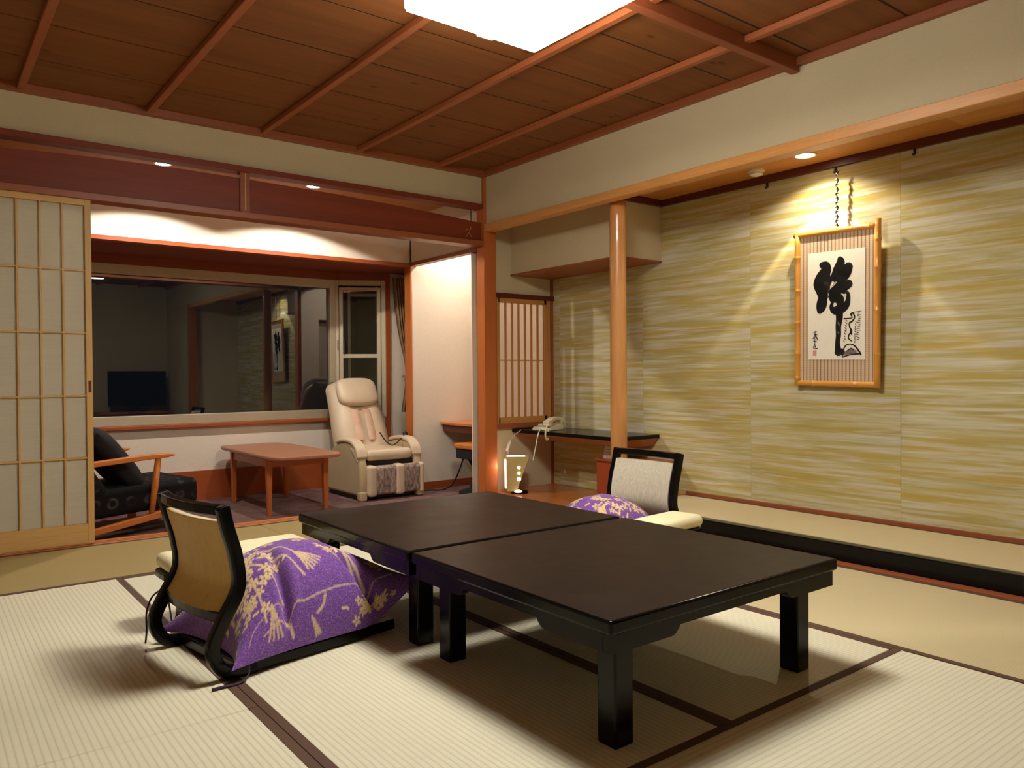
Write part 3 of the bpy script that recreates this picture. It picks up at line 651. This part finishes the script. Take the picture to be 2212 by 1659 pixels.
def cushion(label, loc, rot, N=190):
    mask=raster(N,11); H=.325
    g=lambda x,s: math.exp(-(x/s)**2)
    def shape(u,v):
        a,b=2*u-1,2*v-1
        x=-.005+.70*u; y=-.275+.55*v
        # pulled-out corners
        k=(abs(a)**5)*(abs(b)**5); x+=.05*k*math.copysign(1,a); y+=.02*k*math.copysign(1,b)
        inx=.03*(1-b*b)*abs(a)**3; x-=inx*math.copysign(1,a); y-=.02*(1-a*a)*abs(b)**3*math.copysign(1,b)
        zb=.05+.10*max(0,(u-.72)/.28)**2+.05*max(0,(u-.72)/.28)*(1-v)
        e=max(0,1-abs(a)**2.4)*max(0,1-abs(b)**2.2)
        t=H*e**.55*(1-.22*(u-.35)**2*3)
        near=max(0,1-v/.55)
        t-=.075*near*g(u-.26-.16*v,.026)*min(1,e*4)-.02*near*g(u-.32-.16*v,.03)*min(1,e*4)+.085*near*g(u-.80+.34*v,.034)*min(1,e*4)
        t+=.008*math.sin(9*u+3*v)*e
        return x,y,zb,max(t,0),e
    W_=lambda q,p: .5*(2*q)**p if q<.5 else 1-.5*(2-2*q)**p
    top=[];bot=[]
    for i in range(N):
        for j in range(N):
            u,v=W_(i/(N-1),1.25),W_(j/(N-1),1.75); x,y,zb,t,e=shape(u,v); top.append((x,y,zb+t)); bot.append((x,y,max(.046,zb-.012*e) if e>0 else zb))
    fs=[(i*N+j,(i+1)*N+j,(i+1)*N+j+1,i*N+j+1) for i in range(N-1) for j in range(N-1)]
    m=MB(); m.add(top,fs); m.add(bot,[f[::-1] for f in fs])
    o=obj('floor_cushion',m,PURPLE,None,smooth=True,raw=True); o.location=loc; o.rotation_euler=(0,0,rot)
    at=o.data.color_attributes.new('pattern','FLOAT_COLOR','POINT'); c=np.ones((2*N*N,4),np.float32)
    c[:N*N,:3]=mask.reshape(-1)[:,None]; c[N*N:,:3]=0; at.data.foreach_set('color',c.reshape(-1))
    tag(o,label,'cushion','purple floor cushions'); return o
c1=cushion('plump purple flowered floor cushion on the near left legless chair',(.812,2.832,0),ROT1)
obj('tie_cord',MB().tube(bez([(.02,-.268,.05),(.01,-.285,.02),(-.03,-.30,.006),(-.08,-.29,.006),(-.115,-.285,.006)],6),[.003]*13+[.005]*12,8),PCORD,c1,smooth=True)
obj('tie_cord',MB().tube(bez([(-.005,.262,.06),(-.02,.285,.19),(-.06,.30,.185),(-.085,.30,.13),(-.086,.30,.06),(-.09,.302,.012)],6),.0035,8),PCORD,c1,smooth=True)
c2=c1.copy(); COL.objects.link(c2); c2.location=(3.185,2.955,0); c2.rotation_euler=(0,0,math.pi+.06); c2['label']='purple flowered floor cushion on the legless chair before the alcove'
for ch in list(c1.children)[:1]:
    k=ch.copy(); COL.objects.link(k); k.parent=c2

# ---- armrests (padded elbow rests)
def armrest(label, loc, rot):
    t=thing('armrest',label,'armrest',loc,rot,'cream padded armrests')
    obj('pad',MB().box(-.30,.30,-.10,.10,.228,.292),CUSHC,t,bevel=.03,seg=5,smooth=True)
    obj('board',MB().prism([(.31*math.copysign(abs(math.cos(a))**.35,math.cos(a)),.105*math.copysign(abs(math.sin(a))**.35,math.sin(a))) for a in np.linspace(0,2*math.pi,33)[:-1]],'z',.202,.229),BLACKL,t,bevel=.005)
    for s in (-1,1):
        obj('leg',MB().prism([(-.085,0),(.085,0),(.06,.03),(.045,.1),(.06,.202),(-.06,.202),(-.045,.1),(-.06,.03)],'x',s*.22-.012,s*.22+.012),BLACKL,t,bevel=.004)
    return t
armrest('cream padded armrest behind the near left legless chair',(1.075,3.30,0),math.radians(2))
armrest('cream padded armrest beside the legless chair before the alcove',(2.85,2.57,0),math.radians(6))

# ================================================================== alcove furniture
t=thing('hanging_cupboard','ivory papered wall cupboard hanging over the black shelf','cupboard',(4.36,4.69,1.86)); o=(4.36,4.69,1.86)
obj('body',MB().box(4.122,4.592,4.048,5.335,1.872,2.334),IVORY,t,off=o)
obj('edge_trim',MB().box(4.112,4.592,4.04,5.335,1.860,1.873),TRIMY,t,off=o)
t=thing('wall_shelf','black lacquer shelf carrying the telephone','shelf',(4.36,4.7,.50)); o=(4.36,4.7,.50)
obj('shelf_top',MB().box(4.12,4.592,4.07,5.335,.503,.533),BLACKL,t,off=o,bevel=.003)
obj('underside_board',MB().hexa([(4.30,4.14,.44),(4.592,4.14,.44),(4.592,5.335,.44),(4.30,5.335,.44)],[(4.14,4.08,.502),(4.592,4.08,.502),(4.592,5.335,.502),(4.14,5.335,.502)]),FLOORW,t,off=o)
t=thing('low_cabinet','small red brown cabinet under the black shelf','cabinet',(4.42,4.17,.018)); o=(4.42,4.17,.018)
obj('body',MB().box(4.27,4.585,3.90,4.44,.018,.325),REDW,t,off=o,bevel=.004)
obj('top_board',MB().box(4.255,4.59,3.885,4.455,.325,.342),REDW,t,off=o,bevel=.003)
obj('door',MB().box(4.262,4.270,3.92,4.165,.035,.31),REDW,t,off=o); dd=obj('door',MB().box(4.262,4.270,4.175,4.42,.035,.31),REDW,t,off=o)
obj('knob',MB().tube([(4.262,4.20,.18),(4.248,4.20,.18)],.008,10),METAL,dd,off=o)
t=thing('notice_card','white printed notice card standing on the red brown cabinet','notice',(4.32,4.35,.342)); o=(4.32,4.35,.342)
obj('card',MB().hexa([(4.30,4.26,.343),(4.302,4.26,.343),(4.302,4.40,.343),(4.30,4.40,.343)],[(4.335,4.26,.475),(4.337,4.26,.475),(4.337,4.40,.475),(4.335,4.40,.475)]),CARDM,t,off=o)
obj('stand',MB().hexa([(4.35,4.31,.343),(4.37,4.31,.343),(4.37,4.35,.343),(4.35,4.35,.343)],[(4.333,4.31,.44),(4.337,4.31,.44),(4.337,4.35,.44),(4.333,4.35,.44)]),CARDM,t,off=o)
for k,z in enumerate((.45,.437,.424,.411,.39,.377)):
    x=4.30+(z-.343)*.265; obj('print_line',MB().box(x-.001,x+.0005,4.275,4.385-.02*(k%3),z-.0022,z+.0022),PRINT,t,off=o)
# telephone
t=thing('telephone','ivory telephone lying on the black shelf with a looped cord','telephone',(4.27,5.03,.533),math.radians(20)); t.scale=(1.15,1.15,1.15)
obj('base',MB().hexa([(-.10,-.08,0),(.10,-.08,0),(.10,.08,0),(-.10,.08,0)],[(-.095,-.075,.025),(.095,-.075,.05),(.095,.075,.05),(-.095,.075,.025)]),IVPLAST,t,bevel=.008,seg=3,smooth=True)
hs=obj('handset',MB().strip(bez([(-.115,.052),(-.085,.062),(-.03,.082),(.03,.086),(.085,.078),(.11,.07)],6),[.022+.01*abs(math.cos(k/30*math.pi)) for k in range(31)],-.075,-.025),IVPLAST,t,bevel=.008,seg=3,smooth=True)
obj('earpiece',MB().box(-.118,-.075,-.078,-.022,.034,.056),IVPLAST,hs,bevel=.008,seg=3); obj('earpiece',MB().box(.07,.112,-.078,-.022,.048,.07),IVPLAST,hs,bevel=.008,seg=3)
for i in range(3):
    for j in range(4): obj('key',MB().box(-.04+j*.022,-.026+j*.022,.005+i*.02,.019+i*.02,.034,.046),WHITE,t)
obj('handset_cord',MB().tube(bez([(-.10,-.06,.04),(-.15,-.075,.03),(-.185,-.085,-.02),(-.165,-.085,-.06),(-.135,-.08,-.045),(-.125,-.075,.0),(-.115,-.06,.03)],8),.0065,8),IVPLAST,t,smooth=True)
obj('line_cord',MB().tube(bez([(-.10,.0,.01),(-.15,-.02,.012),(-.20,-.03,-.03),(-.235,-.03,-.12),(-.25,-.02,-.2)],8),.004,8),WHITE,t,smooth=True)
# lantern
t=thing('lantern','small lit wedge lantern with three glowing holes beside the corner post','lantern',(3.985,5.10,.018),math.radians(-34)); o=(3.98,5.10,.018)
obj('front_panel',MB().prism([(3.893,.04),(3.975,.04),(4.082,.325),(3.893,.325)],'y',5.04,5.052),OLIVEW,t,off=o,bevel=.002)
obj('back_panel',MB().prism([(3.893,.04),(3.975,.04),(4.082,.325),(3.893,.325)],'y',5.15,5.162),OLIVEW,t,off=o,bevel=.002)
obj('slanted_side',MB().hexa([(3.972,5.052,.04),(3.98,5.052,.04),(3.98,5.15,.04),(3.972,5.15,.04)],[(4.074,5.052,.325),(4.082,5.052,.325),(4.082,5.15,.325),(4.074,5.15,.325)]),OLIVEW,t,off=o)
obj('paper_side',MB().box(3.880,3.893,5.055,5.147,.06,.30),GLOWPAP,t,off=o,bevel=.006)
obj('paper_top',MB().box(3.90,4.05,5.055,5.148,.318,.329),GLOWPAP,t,off=o)
obj('base',MB().lathe([(.075,.018),(.075,.032),(.06,.042)],4.0,5.09,24),BLACKL,t,off=o)
obj('foot_lamp',MB().lathe([(.03,.036),(.034,.045),(.02,.056)],3.985,5.01,16),GLOWPAP,t,off=o)
for z in (.236,.19,.14): obj('glowing_hole',MB().tube([(3.995,5.0395,z),(3.995,5.036,z)],.0125 if z>.15 else .016,14),GLOWDOT,t,off=o)
l=bpy.data.lights.new('lantern_bulb','POINT'); l.energy=.25; l.color=(1,.62,.36); l.shadow_soft_size=.03; lo=bpy.data.objects.new('lantern_bulb',l); COL.objects.link(lo); lo.parent=t; lo.location=(-.12,.02,.22)
cw=obj('cord',MB().tube(bez([(3.93,5.16,.10),(3.925,5.17,.22),(3.915,5.19,.38),(3.95,5.22,.47),(4.03,5.23,.535)],8),.0035,8),WHITE,t,smooth=True,off=o)
obj('cord_switch',MB().tube([(3.90,5.18,.36),(3.905,5.182,.375),(3.916,5.187,.405),(3.926,5.192,.435),(3.932,5.195,.447)],[.006,.014,.017,.014,.006],12),WHITE,cw,smooth=True,off=o)

# ================================================================== framed calligraphy
PC=(4.545,2.588,.92)
pic=thing('framed_calligraphy','bamboo framed brush calligraphy hanging on the streaked alcove wall','picture',PC)
pic.rotation_euler=(math.radians(1.2),math.radians(-1.6),0)
def bamboo(name,p0,p1,r,mat,nodes):
    p0,p1=Vector(p0),Vector(p1); pts=[];rr=[]
    ts=sorted(set([0,1]+[n+d for n in nodes for d in (-.012,-.004,.004,.012)]+[k/14 for k in range(1,14)]))
    for q in ts:
        pts.append(p0.lerp(p1,q)); near=min([abs(q-n) for n in nodes] or [1]); rr.append(r*(1.16 if near<.006 else 1.0))
    obj(name,MB().tube(pts,rr,12),mat,pic,smooth=True)
bamboo('bamboo_upright',(0,.262,-.005),(0,.262,.962),.0185,BAMBOOZ,[.05,.21,.42,.63,.85]); bamboo('bamboo_upright',(0,-.262,-.005),(0,-.262,.995),.0185,BAMBOOZ,[.2,.46,.72,.88])
bamboo('bamboo_rail',(0,.27,.012),(0,-.27,.012),.017,BAMBOO,[.22,.72]); bamboo('bamboo_rail',(0,.285,.958),(0,-.262,.958),.017,BAMBOO,[.4,.92])
obj('mount_cloth',MB().box(.0,.008,-.247,.247,.025,.948),PLAID,pic)
obj('paper_sheet',MB().box(-.003,.0,-.187,.187,.165,.835),WASHI,pic)
def uvp(x,y):      # tracing points -> sheet coordinates (metres)
    s=t=.5
    for _ in range(8):
        t=(y-262+84*s)/(1088+69*s); s=(x-100-35*t)/(605+5*t)
    return (.187-.374*s, .835-.67*t)
KX=.374/607
def brush(name, paths, mat, lift):
    m=MB()
    for path in paths:
        pts=[uvp(p[0],p[1])+(p[2]*KX*(1.06 if name=='brush_character' else 1),) for p in path]
        pts=bez(pts,6) if len(pts)>2 else pts
        for (a,b,r) in pts:
            n=10; m.add([(lift,a+r*math.cos(2*math.pi*k/n),b+r*math.sin(2*math.pi*k/n)) for k in range(n)],[tuple(range(n))])
        for p,q in zip(pts[:-1],pts[1:]):
            dx,dy=q[0]-p[0],q[1]-p[1]; L=math.hypot(dx,dy)
            if L<1e-6: continue
            nx,ny=-dy/L,dx/L
            m.add([(lift,p[0]+nx*p[2],p[1]+ny*p[2]),(lift,p[0]-nx*p[2],p[1]-ny*p[2]),(lift,q[0]-nx*q[2],q[1]-ny*q[2]),(lift,q[0]+nx*q[2],q[1]+ny*q[2])],[(0,1,2,3)])
    me=bpy.data.meshes.new(name); me.from_pydata(m.v,[],m.f); me.materials.append(mat); oo=bpy.data.objects.new(name,me); link(oo,pic); return oo
brush('brush_character',[
 [(258,372,28),(300,385,48),(300,440,55),(255,500,55),(225,570,52),(265,640,58),(285,700,50)],[(300,500,50),(300,620,52)],
 [(285,690,42),(275,740,52),(265,800,52),(252,842,32)],[(330,470,20),(345,560,18)],
 [(450,305,26),(458,340,42),(430,420,48),(390,480,30),(345,545,16)],[(540,385,46),(510,450,56),(450,500,58),(400,510,20)],[(470,460,55),(470,540,50)],
 [(550,558,40),(500,590,48),(430,620,52),(375,655,36)],[(430,600,45),(410,700,55),(380,690,40)],
 [(545,660,20),(552,710,22),(530,780,34),(470,820,48),(410,838,36),(376,800,20),(390,750,16)],[(440,700,40),(462,720,44),(470,790,30)],[(500,640,20),(545,655,18)],
 [(462,850,38),(466,920,34),(458,1000,28),(462,1090,26),(456,1160,24),(462,1230,30),(468,1270,36)],[(455,1270,28),(500,1262,34)]],INK,-.0042)
for gp in ([(375,590,8),(400,560,12),(420,545,6)],[(512,690,10),(522,672,12)],[(405,770,8),(415,755,4)]): brush('brush_paper_gap',[gp],WASHI,-.0050)
rs=random.Random(4)
col1=[]
for k in range(14):
    y=850+k*21; x=668+4*math.sin(k)
    for q in range(2): a=rs.uniform(-14,14); col1.append([(x+a-8,y+rs.uniform(-7,7),3.2),(x+a+9,y+rs.uniform(-7,7),2.4)])
col2=[]
for k in range(9):
    y=930+k*27; x=545-2*k
    col2.append([(x-10,y,4),(x+rs.uniform(-4,8),y+12,6)]) ; col2.append([(634,940+k*26,4),(640+rs.uniform(-6,6),955+k*26,5)])
sig=[[(190,1070,4),(225,1062,4)],[(207,1058,4),(205,1100,4),(190,1120,3)],[(195,1090,4),(230,1095,4)],[(210,1100,5),(232,1130,5)],[(185,1135,4),(215,1115,4),(238,1150,4)],[(205,1130,4),(208,1180,4)],[(192,1160,4),(228,1165,4)],[(205,1190,5),(215,1225,6)],[(195,1215,5),(200,1238,5),(236,1236,6)]]
brush('small_inscription',col1+sig+[[(515,918,7),(560,915,6),(600,905,5),(585,870,9),(605,860,8),(625,900,7),(600,945,8),(572,960,6),(580,1010,8),(600,1045,9),(575,1080,7),(570,1120,7),(605,1150,5)],[(600,850,4),(690,835,3)],[(600,1075,10),(590,1045,9)],
 [(520,1240,7),(545,1195,7),(590,1180,6),(640,1200,8),(690,1262,9),(704,1288,8)],[(515,1318,6),(600,1290,5),(700,1275,9)],[(512,1250,6),(518,1320,5)],[(560,1250,5),(600,1225,6),(625,1240,5)]],INK,-.0042)['kind']='stuff'
brush('pale_brush_marks',col2+[[(560,1262,8),(610,1270,10)],[(455,960,7),(468,985,8)],[(458,1060,7),(466,1075,6)]],GREYINK,-.0046)['kind']='stuff'
brush('mauve_wash',[[(545,1285,26),(600,1262,30),(650,1262,20)]],MAUVE,-.0036)
brush('red_seal',[[(196,1265,10),(222,1265,10)],[(196,1285,10),(222,1285,10)],[(196,1303,10),(222,1303,10)]],SEAL,-.0042)
brush('red_seal',[[(540,1030,8),(540,1045,8)]],SEAL,-.0042)
cordm=m_plain('braided_black_cord',srgb(36,30,26),.8); cordl=m_plain('braided_pale_cord',srgb(170,150,120),.8)
for k in range(12):
    z=.985+.332*k/12; obj('cord_link',MB().tube([(.008,-.007*(-1)**k,z),(.008,.007*(-1)**k,z+.031)],.0055,8),cordm,pic,smooth=True)
    obj('cord_link',MB().tube([(.006,.008*(-1)**k,z+.004),(.006,-.004*(-1)**k,z+.020)],.004,6),cordl,pic,smooth=True)

# ================================================================== corridor furniture
t=thing('coffee_table','teak coffee table with bowed edges before the bay window','table',(2.44,6.40,FLZ)); hx,hy,h=.30,.70,.48
outl=[]
for a in np.linspace(0,2*math.pi,65)[:-1]:
    c,s=math.cos(a),math.sin(a); outl.append((hx*(1-.05*abs(s)**3)*math.copysign(abs(c)**.22,c),hy*(1-.03*abs(c)**3)*math.copysign(abs(s)**.22,s)))
outl=[(x*(1-.0*y),y) for x,y in outl]
obj('tabletop',MB().prism(outl,'z',h-.028,h),m_wood('coffee_top_wood',srgb(164,114,84),'y',.4,.12),t,bevel=.008)
for sx in (-1,1):
    for sy in (-1,1):
        x,y=sx*.235,sy*.42; a,b=.024,.017
        obj('leg',MB().hexa([(x-b,y-b,0),(x+b,y-b,0),(x+b,y+b,0),(x-b,y+b,0)],[(x-a,y-a,h-.03),(x+a,y-a,h-.03),(x+a,y+a,h-.03),(x-a,y+a,h-.03)]),TEAKZ,t,bevel=.004)
for s in (-1,1):
    obj('apron',MB().box(-.212,.212,s*.42-.011,s*.42+.011,h-.10,h-.028),TEAK,t); obj('apron',MB().box(s*.235-.011,s*.235+.011,-.397,.397,h-.10,h-.028),TEAK,t)
# lounge armchair
t=thing('lounge_armchair','low wooden armchair with black ring patterned cushions behind the sliding door','armchair',(.994,6.119,FLZ),math.radians(12))
for s in (-1,1):
    y=s*.36; a=obj('arm',MB().strip([(-.42,.50),(-.2,.515),(.05,.53),(.25,.54),(.36,.542),(.41,.545)],[.03,.034,.036,.034,.028,.012],y-.03,y+.03),ARMW,t,bevel=.008,smooth=True)
    obj('front_post',MB().tube([(.30,y,.53),(.275,y,.34),(.245,y,.12)],[.02,.024,.018],12),ARMW,t,smooth=True)
    obj('rear_post',MB().tube([(-.34,y,.50),(-.38,y,.05)],[.018,.018],12),ARMW,t,smooth=True)
    obj('runner',MB().strip([(-.48,.025),(-.2,.06),(.2,.115),(.52,.165)],.045,y-.02,y+.02),ARMW,t,bevel=.006)
    obj('foot',MB().box(-.43,-.37,y-.018,y+.018,0,.06),ARMW,t); obj('foot',MB().box(.40,.45,y-.018,y+.018,0,.145),ARMW,t)
obj('cross_rail',MB().box(.42,.46,-.35,.35,.10,.145),ARMW,t); obj('cross_rail',MB().box(-.42,-.38,-.35,.35,.02,.06),ARMW,t)
def slant(p0,p1,th,y0,y1):
    d=Vector((p1[0]-p0[0],0,p1[1]-p0[1])).normalized(); n=Vector((-d.z,0,d.x))*th
    a=Vector((p0[0],0,p0[1])); b=Vector((p1[0],0,p1[1])); q=[a,b,b+n,a+n]
    return MB().add([(v.x,y0,v.z) for v in q]+[(v.x,y1,v.z) for v in q],[(0,1,2,3),(7,6,5,4),(0,4,5,1),(1,5,6,2),(2,6,7,3),(3,7,4,0)])
obj('seat_cushion',slant((-.36,.13),(.62,.17),.19,-.325,.325),RINGS,t,bevel=.045,seg=4,smooth=True)
obj('back_cushion',slant((.0,.30),(-.30,.80),.17,-.325,.325),RINGS,t,bevel=.05,seg=4,smooth=True)
lc=obj('loose_cushion',MB().pillow((0,0,0),.27,.25,.085,18,.45,4.0,.08),BLACKFAB,t,smooth=True); lc.location=(.08,-.05,.53); lc.rotation_euler=(math.radians(5),math.radians(52),math.radians(4))
# massage chair
mc=thing('massage_chair','beige vinyl massage chair with patterned leg rest by the casement','massage chair',(3.375,6.46,FLZ))
obj('plinth',MB().box(-.29,.29,-.30,.36,0,.06),BLACKP,mc,bevel=.02)
def arm_side(s):
    prof=[(-.335,.04),(-.35,.16),(-.335,.30),(-.30,.40),(-.24,.47),(-.15,.50),(.02,.50),(.16,.47),(.28,.40),(.36,.28),(.40,.04)]
    a,b=sorted((s*.315,s*.235)); return MB().prism(prof,'x',a,b)
for s in (-1,1):
    ar=obj('side_panel',arm_side(s),VINYLD,mc,bevel=.028,seg=4,smooth=True)
    obj('arm_pad',MB().strip(bez([(-.31,.37),(-.27,.45),(-.17,.508),(.0,.515),(.14,.49)],6),.035,s*.275-.05,s*.275+.05,'x'),VINYL,ar,bevel=.014,seg=3,smooth=True)
    obj('arm_pocket',MB().strip(bez([(-.30,.34),(-.255,.41),(-.17,.455)],6),[.012+.03*math.sin(math.pi*k/12) for k in range(13)],s*.318-.004,s*.318+.004,'x'),VINYL,ar,bevel=.003,smooth=True)
    obj('caster_cover',MB().box(s*.285-.035,s*.285+.035,-.36,-.28,.0,.085),VINYLD,mc,bevel=.02,seg=3,smooth=True)
obj('seat',MB().box(-.235,.235,-.32,.20,.34,.44),VINYL,mc,bevel=.045,seg=5,smooth=True)
obj('under_seat',MB().box(-.235,.235,-.29,.2,.06,.34),BLACKP,mc)
lr=obj('leg_rest',MB().box(-.235,.305,-.375,-.27,.045,.30),SWIRL,mc,bevel=.035,seg=4,smooth=True)
for x0,x1 in ((-.252,-.165),(.018,.112),(.262,.315)): obj('leg_pad',MB().box(x0,x1,-.386,-.262,.035,.308),VINYL,lr,bevel=.03,seg=4,smooth=True)
def back_pt(u,v,d):   # v 0..1 up the back, u -1..1 across
    w=(.29-.055*max(0,v-.35)-.02*v)*(1-.35*max(0,(v-.86)/.14)**2)
    y=.10+.36*v-.04*math.sin(math.pi*v); z=.36+.675*v
    ru=math.copysign(abs(u)**.9,u)
    return (ru*w, y+d*(1-.0*u)+.035*(abs(u)**6), z)
def back_slab():
    n,m_=15,13; mb=MB()
    def f(sgn): 
        def g(a,b):
            u=2*a-1; v=b; e=max(0,1-abs(u)**6)*max(0,1-(2*v-1)**10); x,y,z=back_pt(u,v,0); return (x,y+.08-sgn*.085*e**.4+(.02*math.cos(u*math.pi*2.0)*e if sgn>0 else 0),z)
        return g
    mb.grid(n,m_*2,f(1)); k=len(mb.f); mb.grid(n,m_*2,f(-1)); mb.f[k:]=[q[::-1] for q in mb.f[k:]]; return mb
bk=obj('backrest',back_slab(),VINYL,mc,smooth=True)
for x in (-.062,.062): obj('worn_strip',MB().grid(5,11,lambda a,b,x=x:(x+(a-.5)*.08,.095+.36*(.20+.42*b)-.04*math.sin(math.pi*(.2+.42*b))+.08-.085-.017+.012*(2*a-1)**2+.006*(2*b-1)**4,.36+.675*(.20+.42*b))),WORN,bk,smooth=True)
for x in (-.155,.155): obj('seam',MB().tube([(x*(1-.1*k/8),.10+.36*(k/8*.6+.08)-.04*math.sin(math.pi*(k/8*.6+.08))-.003,.36+.675*(k/8*.6+.08)) for k in range(9)],.004,6),VINYLD,bk,smooth=True)
hp=MB().pillow((0,0,0),.21,.145,.06,24,.42,3.2,.17)
hpo=obj('head_pad',hp,VINYL,mc,smooth=True); hpo.location=(0,.34,.94); hpo.rotation_euler=(math.radians(90-27),0,0)
obj('remote_holder',MB().box(.30,.335,-.05,.0,.46,.56),BLACKP,mc,bevel=.01,seg=3)
obj('remote_cable',MB().tube(bez([(.318,-.02,.55),(.30,-.06,.57),(.24,-.10,.52),(.12,-.16,.46),(.08,-.14,.47),(.085,-.05,.50),(.09,.05,.56)],8),.006,8),BLACKP,mc,smooth=True)
# curtain tied back
def curt(a,b):
    z=1.985-1.35*b; tie=math.exp(-((b-.72)/.24)**2); wd=.15*(1-.72*tie); c0=3.895+.075*min(1,b/.6); 
    return (c0+(a-.5)*wd+.0, ey-.07+.024*math.sin(a*34)*(1-.4*tie)-.02*tie, z)
cu=thing('curtain','brown curtain tied back at the end of the bay','curtain',(3.96,ey-.06,.63)); o=(3.96,ey-.06,.63)
m=MB().grid(61,22,curt); obj('cloth',m,CURT,cu,smooth=True,off=o)
cl=obj('tie_band',MB().tube([(3.945,ey-.115,.985),(3.97,ey-.125,.97),(4.0,ey-.10,.985),(4.0,ey-.03,1.0),(3.95,ey-.03,1.0),(3.945,ey-.115,.985)],.012,8),CURT,cu,off=o)
obj('tassel',MB().tube([(3.965,ey-.12,.74),(3.965,ey-.12,.68),(3.965,ey-.12,.58)],[.012,.024,.02],10),BLACKFAB,cu,off=o)
# writing desk, stool
t=thing('writing_desk','wall mounted wooden writing desk in the recess','desk',(4.29,5.9,FLZ)); o=(4.29,5.9,FLZ)
obj('desk_top',MB().box(4.06,4.495,5.42,6.40,.528,.552),SILLW,t,off=o,bevel=.003)
obj('front_rail',MB().box(4.09,4.11,5.42,6.40,.46,.528),DTRIM,t,off=o)
obj('bracket',MB().prism([(4.12,.528),(4.495,.528),(4.495,.2)],'y',5.43,5.46),DTRIM,t,off=o)
st=thing('stool','dark stool tucked under the writing desk','stool',(4.12,5.83,FLZ))
obj('seat',MB().box(-.17,.17,-.17,.17,.42,.47),ARMW,st,bevel=.015); obj('seat_skirt',MB().box(-.155,.155,-.155,.155,.33,.42),BLACKFAB,st,bevel=.01)
obj('column',MB().lathe([(.10,.04),(.06,.18),(.075,.26),(.13,.36)],0,0,16),BLACKFAB,st)
obj('base',MB().lathe([(.19,0),(.19,.03),(.10,.055),(.05,.07)],0,0,24),BLACKFAB,st)
tag(obj('power_cord',MB().tube(bez([(4.10,6.02,.30),(4.07,6.08,.12),(4.03,6.14,-.02),(3.97,6.22,-.078),(3.88,6.30,-.082),(3.82,6.33,-.083)],8),.007,8),BLACKP,smooth=True),'black power cord dropping beside the stool to the carpet','cord')

# ================================================================== behind the camera (seen mirrored in the window)
t=thing('television','black flat television behind the camera on a low board','television',(3.2,YB+.25,.40))
obj('screen',MB().box(-.48,.48,-.02,.02,.1,.72),TVBLK,t,bevel=.006); obj('stand',MB().box(-.16,.16,-.09,.09,0,.02).box(-.04,.04,-.015,.015,.02,.1),BLACKP,t)
t=thing('television_board','low wooden board under the television behind the camera','cabinet',(3.15,YB+.25,0))
obj('top_board',MB().box(-.62,.62,-.22,.22,.37,.40),TEAK,t,bevel=.004)
for s in (-1,1): obj('side_board',MB().box(s*.6-.02,s*.6+.02,-.2,.2,.0,.37),TEAK,t)
obj('shelf_board',MB().box(-.58,.58,-.2,.2,.15,.17),TEAK,t)
